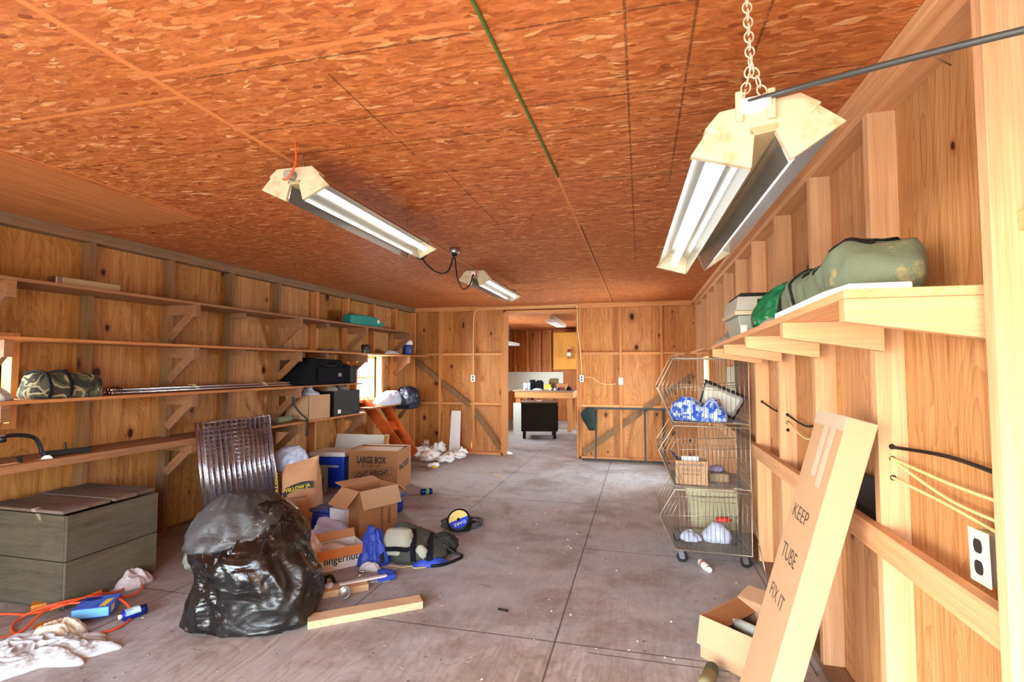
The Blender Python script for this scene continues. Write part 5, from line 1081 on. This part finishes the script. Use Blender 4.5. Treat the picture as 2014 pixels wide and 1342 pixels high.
# blue cooler
fr = fbox(PZ(609, 958), PZ(676, 960), .34); t = thing('cooler', 'bright blue cooler with a white lid behind the feed sack', 'cooler', fr[0]); hc = PY(650, 900, fr[0].y).z; w = fr[3]
m = MB(); obx(m, fr, 0, w, 0, .34, .0, hc-.002); m.build('body', M_blue, t, bevel=.02); m = MB(); obx(m, fr, -.012, w+.012, -.012, .352, hc, hc+.055); m.build('lid', M_white, t, bevel=.012)
text('coolmate', t, fr[0] + fr[1]*(w*.55) - fr[2]*.001 + V((0, 0, hc*.66)), fr[1], (0, 0, 1), .12, .018, M_white) if False else None
m = MB(); obx(m, fr, w*.50, w*.84, -.0022, -.0008, hc*.66, hc*.66+.022); m.build('maker_plate', plain('pale_print', srgb(200, 214, 240), .5), t)
# LARGE BOX
fr = fbox(PZ(685, 967), PZ(781, 970), .48); t = thing('large_moving_box', 'big brown moving carton printed LARGE BOX, behind the open box', 'box', fr[0]); w = fr[3]; hl = PY(779, 890, fr[0].y).z
m = MB(); obx(m, fr, 0, w, 0, .006, 0, hl); obx(m, fr, 0, w, .474, .48, 0, hl); obx(m, fr, 0, .006, .006, .474, 0, hl); obx(m, fr, w-.006, w, .006, .474, 0, hl); obx(m, fr, .006, w-.006, .006, .474, 0, .006); m.build('carton', M_card_dk, t)
W3 = lambda a, b, z: V((fr[0].x, fr[0].y, 0)) + fr[1]*a + fr[2]*b + V((0, 0, z))
flap(W3(0, .0, hl), W3(w, 0, hl), fr[2]*.23 + V((0, 0, .012)), mat=M_card, tt=t); flap(W3(0, .48, hl), W3(w, .48, hl), fr[2]*-.23 + V((0, 0, .025)), mat=M_card, tt=t)
flap(W3(w, .01, hl), W3(w, .47, hl), -fr[1]*.16 + V((0, 0, -.09)), mat=M_card_dk, tt=t)
text('LARGE BOX', t, W3(w*.17, -.0005, hl-.145), fr[1], (0, 0, 1), w*.60, .078, M_ink, .028); text('24" x 18" x 18"', t, W3(w*.27, -.0005, hl-.185), fr[1], (0, 0, 1), w*.38, .026, M_ink, .012)
sl = fr[1]*1 + V((0, 0, .11)); text('LIGHT WEIGHT', t, W3(w*.12, -.0005, hl-.315), sl, (0, 0, 1), w*.72, .062, M_ink, .022); text('STUFF', t, W3(w*.34, -.0005, hl-.37), sl, (0, 0, 1), w*.30, .058, M_ink, .022)
m = MB(); c0, c1, c2, c3 = W3(w*.07, -.0015, hl-.355), W3(w*.88, -.0015, hl-.27), W3(w*.88, -.0015, hl-.185), W3(w*.07, -.0015, hl-.25)
for a, b in ((c0, c1), (c1, c2), (c2, c3), (c3, c0)): m.bar(a, b, .002, .003, up=(0, 0, 1) if abs((b-a).z) < .06 or (b-a).length > .1 else fr[1])
m.build('printed_border', M_ink, t)
text('PACKED', t, W3(w+.0005, .07, hl-.24), fr[2] + V((0, 0, .12)), (0, 0, 1), .33, .07, M_ink, .028)
# blue low tote, dusty
pA, pB = PZ(606, 1040), PZ(656, 1046); fr = fbox(pA, pB, .95); t = thing('storage_bin', 'dusty blue plastic storage bin lying low behind the bluish bag, near the large box', 'bin', fr[0]); w = fr[3]
M_dblue = plain('dusty_blue_plastic', srgb(44, 76, 156), .5, var=.1, dirt=srgb(120, 104, 110), dirt_amt=.12, scale=8)
m = MB(); sk = lambda q: V((fr[0].x, fr[0].y, 0)) + fr[1]*(q.x + q.y*.36) + fr[2]*q.y + V((0, 0, q.z)); m.box((0, 0, 0), (w, .74, .15), fn=sk); m.build('bin_body', plain('deep_blue_plastic', srgb(20, 48, 160), .35), t, bevel=.03)
m = MB(); m.box((-.02, -.02, .151), (w+.02, .76, .185), fn=sk); m.build('lid', M_dblue, t, bevel=.015)
fr = fbox(PZ(653, 1053), PZ(682, 1059), .10); t = thing('white_carton', 'small white carton with red lettering wedged against the open brown box', 'box', fr[0]); m = MB(); obx(m, fr, 0, fr[3], -.03, .09, 0, .235); m.build('carton', plain('white_card', srgb(220, 224, 232), .5), t, bevel=.002)
text('SOLO', t, fr[0] + fr[1]*.06 - fr[2]*.0315 + V((0, 0, .13)), fr[1], (0, 0, 1), .06, .022, plain('red_print', srgb(176, 50, 60), .6)) if False else None
m = MB(); obx(m, fr, .055, .12, -.0325, -.0308, .128, .146); m.build('red_print', plain('red_print', srgb(176, 50, 60), .6), t); m = MB(); obx(m, fr, .05, fr[3]-.002, -.0325, -.0308, .098, .108); m.build('navy_stripe', plain('navy_print', srgb(24, 28, 70), .6), t)
# open brown box with flaps
ho = .40; q0, q1 = PZ(706, 1066), PZ(781, 1044); fr = fbox(q0, q1, .26); w = fr[3]; t = thing('open_fragile_box', 'open brown cardboard box with hanging flaps, marked FRAGILE, in the middle of the clutter', 'box', fr[0])
m = MB(); dd = .26; obx(m, fr, 0, w, 0, .005, 0, ho); obx(m, fr, 0, w, dd-.005, dd, 0, ho); obx(m, fr, 0, .005, .005, dd-.005, 0, ho); obx(m, fr, w-.005, w, .005, dd-.005, 0, ho); obx(m, fr, .005, w-.005, .005, dd-.005, 0, .005); m.build('carton', M_card_dk, t)
W3 = lambda a, b, z, fr=fr: V((fr[0].x, fr[0].y, 0)) + fr[1]*a + fr[2]*b + V((0, 0, z))
flap(W3(0, -.001, ho), W3(w, -.001, ho), V((0, 0, -.145)) - fr[2]*.045 + fr[1]*.01, tt=t); flap(W3(-.001, 0, ho), W3(-.001, dd, ho), V((0, 0, -.12)) - fr[1]*.13, tt=t, mat=M_card_in)
flap(W3(w, 0, ho), W3(w, dd, ho), V((0, 0, -.07)) + fr[1]*.10, tt=t, mat=M_card_in); flap(W3(0, dd, ho), W3(w, dd, ho), V((0, 0, .02)) + fr[2]*.12, tt=t, mat=M_card_in)
text('FRAGILE', t, W3(w*.74, -.0005, .215), (0, 0, -1), fr[1], .13, .026, M_ink, .01); text('HANDLE WITH CARE', t, W3(w*.55, -.0005, .245), (0, 0, -1), fr[1], .225, .024, M_ink, .01)
tag(MB().cbox(W3(w*.5, dd*.5, .30), (.14, .12, .05), Matrix.Rotation(R(30), 3, 'Z')).build('pink_folder', plain('pink_card', srgb(206, 110, 110), .7)), 'pinkish red folder inside the open FRAGILE box', 'folder')
tag(MB().box((0,0,0),(w*.85, dd*.8, .26), fn=lambda q: W3(.02+q.x, .03+q.y, .008+q.z)).build('packed_papers', plain('old_papers', srgb(150, 120, 96), .8, bump=.4), bevel=.01), 'stack of brown papers filling the open FRAGILE box', 'papers')
# paper slump and roll
tag(loft([(0, 0, 0, .12, .10, 2.6), (.1, 0, 0, .14, .11, 2.5), (.25, .02, 0, .15, .11, 2.4), (.34, .04, 0, .14, .09, 2.3), (.39, .05, 0, .07, .05, 2)], 60, 30, .008, 5, 25, M=LOCZ, loc=(-2.86, 3.50, 0)).build('paper_sack', plain('dusty_kraft', srgb(176, 128, 92), .8, bump=.2)), 'rounded brown paper sack slumped behind the black trash bag', 'sack')
t = thing('wrapped_roll', 'green and white paper roll leaning behind the black trash bag', 'roll', (-2.5, 3.2, 0)); a, b = PY(541, 988, 3.32), PY(612, 1112, 3.16); d = b-a; s_ = ((b.z-.03)/ (a.z-b.z)); b = b + d*s_
MB().cyl(a, b, .030, n=24).build('paper_roll', M_white, t); n_ = d.normalized()
sd_ = V((.5, -.8, .25)); sd_ = (sd_ - n_*sd_.dot(n_)).normalized(); m = MB(); m.bar(a + d*.06 + sd_*.0295, b - d*.02 + sd_*.0295, .030, .004, up=sd_); m.build('green_stripe', plain('green_print', srgb(30, 140, 96), .5), t)
# plastic bags
M_bluebag = plain('bluish_plastic_bag', srgb(176, 186, 226), .25, var=.16, scale=7, bump=.4, bscale=18)
tag(loft([(0, 0, 0, .13, .11, 2.4), (.05, 0, 0, .145, .12, 2.3), (.12, .01, 0, .14, .12, 2.1), (.19, -.01, 0, .09, .08, 2), (.225, -.04, 0, .045, .04, 2), (.25, -.06, 0, .02, .02, 2)], 64, 36, .018, 7, 27, .2, M=LOCZ, loc=PZ(650, 1083)).build('plastic_bag', M_bluebag), 'bluish white plastic bag knotted at top, behind the white printed box', 'bag')
tag(loft([(0, 0, 0, .085, .07, 2.4), (.05, 0, 0, .10, .08, 2.3), (.12, .0, 0, .09, .07, 2.1), (.19, .0, 0, .055, .05, 2), (.24, .0, 0, .02, .02, 2), (.27, -.03, 0, .035, .02, 2)], 60, 36, .016, 8, 28, .2, M=LOCZ, loc=PZ(606, 1122)).build('plastic_bag', plain('pinkish_plastic_bag', srgb(214, 188, 192), .25, var=.16, scale=10, bump=.4, bscale=18)), 'small pinkish plastic bag between the black trash bag and the white printed box', 'bag')
tag(heap(PZ(604, 1134), .09, .06, .06, 29, 0, .4, 6).build('green_cloth', plain('dark_green_rag', srgb(46, 100, 78), .8)), 'dark green rag at the foot of the pinkish bag', 'rag')
# printed mail order box
fr = fbox(PZ(620, 1131), PZ(716, 1109), .20); w = fr[3]; hf = .145; t = thing('printed_white_box', 'white mail order box with brown flap over black lettering, beside the trash bag', 'box', fr[0])
m = MB(); dd = .20; obx(m, fr, 0, w, 0, .004, 0, hf); obx(m, fr, 0, w, dd-.004, dd, 0, hf); obx(m, fr, 0, .004, .004, dd-.004, 0, hf); obx(m, fr, w-.004, w, .004, dd-.004, 0, hf); obx(m, fr, .004, w-.004, .004, dd-.004, 0, .005); m.build('carton', plain('white_card_box', srgb(226, 224, 218), .6), t)
W4 = lambda a, b, z, fr=fr: V((fr[0].x, fr[0].y, 0)) + fr[1]*a + fr[2]*b + V((0, 0, z))
M_flap = plain('orange_brown_card', srgb(196, 124, 62), .75, var=.08, bump=.1); flap(W4(.01, -.001, hf), W4(w, -.001, hf), V((0, 0, -.052)) - fr[2]*.035, tt=t, mat=M_flap); flap(W4(0, dd, hf), W4(w, dd, hf), V((0, 0, .055)) + fr[2]*.03, tt=t, mat=M_card_in); flap(W4(0, 0, hf), W4(0, dd, hf), V((0, 0, .03)) - fr[1]*.03, tt=t, mat=M_card_in)
text('fingerhut', t, W4(w*.16, -.0005, .030), fr[1], (0, 0, 1), w*.72, .072, M_ink, .014)
tag(blob(W4(w*.42, dd*.5, .10), (.12, .06, .055), 6, .25, 3, M=LOCZ, flat=.012).build('plastic_wrap', plain('silvery_wrap', srgb(196, 190, 176), .15, var=.2, bump=.6, bscale=18, spec=.8)), 'crumpled clear wrapping inside the white mail order box', 'wrap')
# blue jacket, backpack
t = thing('blue_jacket', 'crumpled bright blue fabric jacket beside the white printed box', 'jacket', PZ(742, 1108)); c = PZ(738, 1104)
M_bf = plain('blue_nylon', srgb(42, 72, 176), .55, var=.16, scale=8, bump=.5, bscale=20)
heap(c + LOCZ @ V((-.01, .0, 0)), .135, .14, .17, 33, 0, .35, 6.5, n=120, m=50, edge=.25, power=.8, fold=.9).build('folded_fabric', M_bf, t)
loft([(.02, 0, 0, .08, .07, 2), (.12, -.01, .0, .065, .06, 2), (.19, -.03, .02, .035, .03, 2), (.245, -.04, .02, .008, .008, 2)], 60, 30, .016, 6, 34, .7, M=LOCZ, loc=c).build('pointed_fold', M_bf, t)
heap(PZ(760, 1128), .07, .04, .03, 34, 0, .4, 6).build('sleeve', M_bf, t)
t = thing('backpack', 'olive and grey backpack with black straps lying on the floor beside the blue jacket', 'backpack', PZ(815, 1100)); c = PZ(820, 1094)
M_ol = plain('dark_olive_canvas', srgb(62, 62, 54), .85, var=.2, bump=.5, bscale=26); M_pg = plain('pale_grey_canvas', srgb(158, 158, 142), .85, var=.1, bump=.4, bscale=26)
loft([(0, 0, 0, .20, .15, 2.6), (.04, 0, 0, .22, .165, 2.6), (.11, -.02, .02, .19, .14, 2.4), (.16, -.05, .05, .12, .09, 2.2), (.185, -.06, .06, .04, .03, 2)], 80, 36, .018, 6, 35, .6, M=LOCZ, loc=c, lump=.03).build('pack_body', M_ol, t)
loft([(0, 0, 0, .10, .055, 2.6), (.10, 0, .01, .10, .05, 2.6), (.155, 0, .03, .08, .03, 2.4), (.165, 0, .035, .04, .02, 2)], 50, 26, .008, 7, 36, .6, M=LOCZ, loc=c + LOCZ @ V((-.12, -.10, .06))).build('pale_pocket', M_pg, t)
blob(c + LOCZ @ V((.06, -.15, .07)), (.045, .025, .06), 37, .15, 2, M=LOCZ @ Matrix.Rotation(R(-12), 3, 'Y')).build('pale_panel', M_pg, t)
blob(c + LOCZ @ V((.18, .06, .07)), (.11, .09, .075), 38, .3, 2.6, M=LOCZ, flat=.004).build('top_flap', plain('dark_net_fabric', srgb(40, 40, 36), .9, bump=.5), t)
blob(c + LOCZ @ V((-.10, .12, .14)), (.11, .07, .06), 39, .25, 2.6, M=LOCZ @ Matrix.Rotation(R(15), 3, 'Y'), flat=.004).build('hood', plain('grey_green_canvas', srgb(78, 92, 88), .8, bump=.4), t)
heap(c + LOCZ @ V((.13, -.18, -c.z)), .12, .04, .045, 40, YAW+.3, .3, 6).build('blue_lining', M_bf, t)
m = MB(); m.tube(spline([c + LOCZ @ V(p) for p in ((.20, -.02, .10), (.27, -.04, .05), (.345, -.05, .02), (.30, -.12, .012), (.22, -.20, .010), (.14, -.225, .010))]), .011, 8); m.build('shoulder_strap', M_black, t)
m = MB(); m.tube(spline([c + LOCZ @ V(p) for p in ((-.16, -.2, .008), (-.06, -.235, .007), (.0, -.215, .007), (.03, -.25, .007), (.11, -.235, .007))]), .004, 6); m.build('drawcord', M_twine, t)
ribbon([c + LOCZ @ V(p) for p in ((-.235, -.13, .12), (-.22, -.175, .07), (-.21, -.20, .02))], .03, .008, (1, 0, 0), 'buckle_strap', M_black, t)
ribbon([c + LOCZ @ V(p) for p in ((-.24, -.11, .10), (-.20, -.158, .105), (-.12, -.168, .11), (-.04, -.162, .10), (.0, -.15, .08))], .032, .006, (0, 0, 1), 'compression_strap', M_blackf, t)
ribbon([c + LOCZ @ V(p) for p in ((-.03, .02, .19), (-.01, -.10, .16), (.0, -.17, .10), (.01, -.20, .03))], .04, .006, (1, 0, 0), 'webbing_strap', M_blackf, t)
ribbon([c + LOCZ @ V(p) for p in ((.10, .02, .165), (.11, -.09, .13), (.12, -.175, .07), (.125, -.20, .02))], .045, .006, (1, 0, 0), 'webbing_strap', M_blackf, t)
tag(heap(PZ(728, 1122), .075, .04, .05, 42, .2, .4, 6).build('white_cloth', M_cloth_w), 'small white crumpled cloth under the front of the blue jacket', 'cloth')
# little things in front of the white box
t = thing('parts_bag', 'clear plastic zip bag of small metal parts in front of the white printed box', 'bag', PZ(715, 1140)); heap(PZ(722, 1143), .13, .05, .03, 43, .3, .4, 6).build('clear_bag', plain('clear_bag_film', srgb(150, 150, 148), .12, var=.2, bump=.4, spec=.8), t)
for i, (x, y) in enumerate(((700, 1133), (712, 1138), (706, 1126))): MB().cyl(PZ(x, y, .025), PZ(x+14, y-2, .03), .009, n=10).build('metal_part', M_chrome, t)
tag(MB().bar(PZ(668, 1150, .055), PZ(760, 1132, .035), .03, .010).build('white_strip', M_white, bevel=.002), 'white plastic strip with notches lying across the parts bag', 'plastic strip')
t = thing('jar_lid', 'round dull metal jar lid leaning on the shorter plank', 'lid', PZ(680, 1168)); c = PZ(680, 1168, .055); Mt = Matrix.Rotation(R(50), 3, 'X'); MB().lathe([(.001, .0), (.034, .0), (.038, .004), (.038, .022), (.035, .022), (.034, .006), (.001, .006)], c, Mt, 28).build('lid_body', M_steel, t)
t = thing('strap_bundle', 'black coiled strap and dark bag lying between the trash bag and the planks', 'strap', PZ(620, 1150)); c = PZ(616, 1152, .0)
m = MB(); m.tube([c + LOCZ @ V((.075*math.cos(a), .045*math.sin(a), .025 + .015*math.sin(a*2))) for a in [k*2*math.pi/30 for k in range(30)]], .013, 8, closed=True); m.build('coil', M_black, t); m = MB(); m.tube(spline([c + LOCZ @ V(p) for p in ((.05, .03, .03), (.10, .03, .05), (.14, -.0, .02))]), .012, 8); m.build('loose_end', M_black, t)
tag(MB().cyl(PZ(641, 1160, .03), PZ(652, 1154, .03), .028, n=16).build('bottle_cap', plain('pale_blue_cap', srgb(190, 204, 226), .4)), 'pale bluish bottle cap beside the black strap coil', 'cap')  # a loose bottle cap lying on its side, not a cup
tag(MB().bar(PZ(742, 1140, .02), PZ(778, 1133, .02), .04, .035).build('blue_sleeve_roll', M_bf, bevel=.012), 'short rolled blue cloth in front of the backpack', 'cloth')
# planks
def plank(p0, p1, depth, h, label, mats):
    fr = fbox(p0, p1, depth); m = MB(); obx(m, fr, 0, fr[3], 0, depth, .001, h); return tag(m.build('pine_plank', mats, bevel=.002), label, 'plank', None)
M_pl = wood('pine_offcut', srgb(222, 190, 150), srgb(190, 152, 114), 'X', 26, 1.2, .05, 3)
plank(PZ(615, 1183), PZ(725, 1162), .09, .040, 'shorter pale pine plank offcut on the floor, nearer the white printed box', M_pl); plank(PZ(605, 1240), PZ(832, 1198), .10, .042, 'longer pale pine plank on the floor in front, right of the trash bag', M_pl)
# reel and rope
t = thing('tape_reel', 'black reel with a blue and yellow round label reading DARE on the floor', 'reel', PZ(902, 1045)); c = PZ(902, 1046); up_ = V((.10, -.62, .62)).normalized(); cc = c + V((0, 0, .098)); right = V((1, .1, -.02)).normalized()
r_, u_, n_, _ = frame_M(cc, right, up_.cross(right) if False else V((0, .62, .70))); Mr = Matrix((r_, u_, n_)).transposed()
MB().lathe([(.02, .012), (.098, .012), (.102, .008), (.102, -.0), (.02, .0)], cc, Mr, 40).build('front_flange', M_black, t); MB().lathe([(.02, -.06), (.104, -.06), (.108, -.064), (.108, -.07), (.02, -.07)], cc, Mr, 40).build('rear_flange', M_black, t); MB().lathe([(.06, 0), (.07, -.02), (.07, -.045), (.06, -.06)], cc, Mr, 30).build('wound_wire', M_blackm, t)
def disc(poly_a0, poly_a1, mat, nm):
    m = MB(); n = 26; vs = [cc + Mr @ V((.084*math.cos(poly_a0+(poly_a1-poly_a0)*k/n), .084*math.sin(poly_a0+(poly_a1-poly_a0)*k/n), .0135)) for k in range(n+1)]; m.add(vs, [tuple(range(n+1))]); return m.build(nm, mat, t)
disc(R(28), R(208), plain('cream_yellow_label', srgb(236, 216, 130), .5, var=.15), 'yellow_label'); disc(R(208), R(388), plain('blue_label', srgb(28, 70, 206), .5), 'blue_label')
MB().cyl(cc + n_*.0139, cc + n_*.0141, .014, n=20).build('hub_hole', M_black, t)
a = R(208); lr = (Mr @ V((-math.cos(R(28)), -math.sin(R(28)), 0))); lu = (Mr @ V((math.sin(R(28)), -math.cos(R(28)), 0))); text('DARE', t, cc + n_*.0142 - lr*.052 + lu*.026, lr, lu, .104, .028, M_white, .012)
rp = PZ(908, 1036); m = MB(); pts = []
for k in range(150):
    a = k*2*math.pi/30; rr = 1 + .12*math.sin(k*.7) + .05*math.sin(k*1.9); pts.append(rp + LOCZ @ V((.165*rr*math.cos(a), .13*rr*math.sin(a)+.02, .012 + .010*(k//30) + .006*math.sin(k*.9))))
tag(m.tube(pts, .0075, 7).build('rope_coil', plain('grey_rope', srgb(86, 88, 86), .8, var=.2, scale=40)), 'loose coil of dark grey rope under the DARE reel', 'rope')
t = thing('drink_can', 'small blue can lying on the floor right of the large box', 'can', PZ(838, 972)); a, b = PZ(827, 968, .033), PZ(850, 966, .033); d = (b-a)
MB().tube([a, a+d*.06, b-d*.06, b], [.027, .033, .033, .027], 20).build('can_body', plain('blue_can', srgb(20, 44, 130), .3, metal=.5), t); MB().cyl(a+d*.4, a+d*.7, .0335, n=20).build('green_label', plain('green_blob', srgb(90, 170, 90), .5), t)
# left foreground
t = thing('spray_can', 'blue aerosol can with a pale label lying by the orange cord at left', 'can', PZ(262, 1210)); a, b = PZ(240, 1213, .03), PZ(287, 1197, .03); d = b-a
MB().tube([a, a+d*.05, b-d*.25, b-d*.22, b], [.022, .030, .030, .027, .027], 22).build('can_body', plain('navy_can', srgb(16, 44, 150), .3, metal=.3), t)
n_ = d.normalized(); s2 = V((0, -.6, .8)); s2 = (s2 - n_*s2.dot(n_)).normalized(); s3 = n_.cross(s2); m = MB()
m.grid(lambda u, v: a + d*(.08+.62*u) + (s2*math.cos((v-.5)*2.4) + s3*math.sin((v-.5)*2.4))*.0306, 8, 14); m.build('label', two_tone('pale_can_label', srgb(196, 220, 236), srgb(150, 190, 200), 20, .5, .05), t)
MB().cyl(a - d*.0, a - d*.14, .012, n=12).build('nozzle', M_white, t)
fr = fbox(PZ(138, 1232), PZ(214, 1222), .17); w = fr[3]; t = thing('blue_product_box', 'blue printed product carton with a yellow band on the floor by the orange cord', 'box', fr[0]); m = MB(); obx(m, fr, 0, w, 0, .17, .028, .082); m.build('carton', two_tone('blue_carton_print', srgb(36, 86, 214), srgb(74, 120, 232), 9, .35, .05), t, bevel=.002)
f4 = lambda a, b, z: V((fr[0].x, fr[0].y, 0)) + fr[1]*a + fr[2]*b + V((0, 0, z)); m = MB(); m.add([f4(.004, -.0008, .032), f4(w-.004, -.0008, .032), f4(w-.004, -.0008, .078), f4(.004, -.0008, .078)], [(0, 1, 2, 3)]); m.build('light_blue_side', two_tone('pale_blue_print', srgb(112, 180, 224), srgb(170, 214, 170), 14, .4, .05, .6), t)
m = MB(); m.add([f4(w*.68, .01, .0828), f4(w*.86, .01, .0828), f4(w*.92, .11, .0828), f4(w*.74, .11, .0828)], [(0, 1, 2, 3)]); m.build('yellow_band', plain('yellow_print', srgb(236, 214, 60), .5), t)
m = MB(); m.prism([(math.cos(k*math.pi/10)*w*.26+w*.3, math.sin(k*math.pi/10)*.028+.135) for k in range(20)], lambda a, b, z: f4(a, b, z), .0824, .083); m.build('oval_mark', plain('navy_print_oval', srgb(30, 40, 120), .5), t); text('Grease', t, f4(w*.10, .122, .0832), fr[1], fr[2], w*.4, .026, M_white) if False else None
m = MB(); m.add([f4(w+.0008, .02, .04), f4(w+.0008, .07, .04), f4(w+.0008, .07, .078), f4(w+.0008, .02, .078)], [(0, 1, 2, 3)]); m.build('white_label', M_white, t)
M_olum = wood('orange_stained_lumber', srgb(222, 144, 52), srgb(178, 96, 30), 'X', 20, 1, 0)
plank(PZ(60, 1206), PZ(200, 1176), .10, .038, 'orange-stained plank lying along the front of the wooden crate', M_olum); plank(PZ(58, 1256), PZ(150, 1236), .12, .026, 'wide orange-brown board under the blue product carton', M_olum)
cord = [(-10, 1216), (20, 1210), (60, 1208), (80, 1219), (60, 1240), (0, 1246)]
ptsx = [(-3.60, 2.15), (-3.52, 2.20), (-3.39, 2.23), (-3.22, 2.26), (-3.17, 2.42), (-3.19, 2.58), (-3.20, 2.72), (-3.08, 2.66), (-3.06, 2.54), (-3.16, 2.42), (-3.26, 2.27), (-3.38, 2.20), (-3.28, 2.09), (-3.05, 2.04), (-2.87, 2.10), (-2.76, 2.24), (-2.82, 2.38), (-2.98, 2.42), (-3.12, 2.36), (-3.24, 2.24), (-3.20, 2.08), (-3.30, 1.99), (-3.45, 2.02), (-3.62, 2.06)]
pts = spline([V((x, y, .010 + .05*(1 if (-3.35 < x < -2.84 and 2.15 < y < 2.50) else 0) + .012*math.sin(i*2.1)**2)) for i, (x, y) in enumerate(ptsx)], 8)
zz = []
tag(MB().tube(pts, .0065, 8).build('extension_cord', M_orange), 'tangled orange extension cord on the floor in front of the wooden crate', 'cord')
tag(MB().tube(spline([PZ(170, 1254, .012), PZ(120, 1262, .03), PZ(95, 1274, .015), PZ(60, 1288, .012)]), .0085, 8).build('rusty_hook', plain('rust_red', srgb(150, 62, 36), .7)), 'rust-red rod lying over the dirty white cloth at lower left', 'rod')
tag(heap(PZ(60, 1290), .34, .20, .055, 45, R(22), .35, 7.0, n=110, m=44, edge=.4, fold=.7).build('white_cloth', M_cloth_w), 'large dirty white cloth crumpled on the floor at the lower left corner', 'cloth')
tag(heap(PZ(110, 1256), .12, .11, .085, 47, 0, .35, 5, edge=.35, fold=.7).build('white_cloth', plain('yellowed_cloth', srgb(214, 208, 184), .9, bump=.4)), 'smaller yellowish white cloth beside the blue product carton at lower left', 'cloth')
tag(heap(PZ(222, 1152), .11, .08, .05, 48, 0, .2, 4, fold=.4).build('white_rag', plain('dusty_white_rag', srgb(190, 184, 182), .9, bump=.3)), 'dusty white rag inside the loop of orange cord by the crate', 'rag')
tag(heap(PZ(262, 1150), .10, .10, .06, 49, .4, .4, 6, fold=.9).build('white_rag', plain('speckled_white_rag', srgb(186, 174, 170), .9, var=.2, scale=20, bump=.3)), 'crumpled speckled white rag at the right corner of the wooden crate', 'rag')
tag(MB().cyl(PZ(980, 1198, .006), PZ(999, 1202, .006), .006, n=8).build('dark_screw', M_black), 'small dark screw-like bit lying alone in the middle of the floor', 'bit')
random.seed(9)
M_bit = plain('debris_bits', srgb(150, 130, 112), .9, var=.4, scale=60)
m = MB()
for i in range(900):
    x = random.uniform(-3.8, .75); y = random.uniform(1.9, 7.9)
    if random.random() < .4: x = random.gauss(-2.6, .6); y = random.gauss(4.3, 1.2)
    if not (-3.8 < x < .75 and 1.8 < y < 7.9): continue
    s_ = random.uniform(.002, .0075); p = V((x, y, s_*.35)); a = random.uniform(0, 3); m.cbox(p, (s_*random.uniform(1, 3), s_, s_*.6), Matrix.Rotation(a, 3, 'Z'), mi=0)
tag(m.build('floor_debris', M_bit), 'tiny dirt crumbs and chips scattered over the plywood floor', 'debris', kind='stuff')
m = MB()
for i in range(70):
    x = random.uniform(-2.9, .6); y = random.uniform(2.0, 5.5); s_ = random.uniform(.003, .007); m.cbox((x, y, s_*.35), (s_*1.6, s_, s_*.6), Matrix.Rotation(random.uniform(0, 3), 3, 'Z'))
tag(m.build('white_crumbs', M_styro), 'small white foam crumbs scattered over the plywood floor', 'debris', kind='stuff')
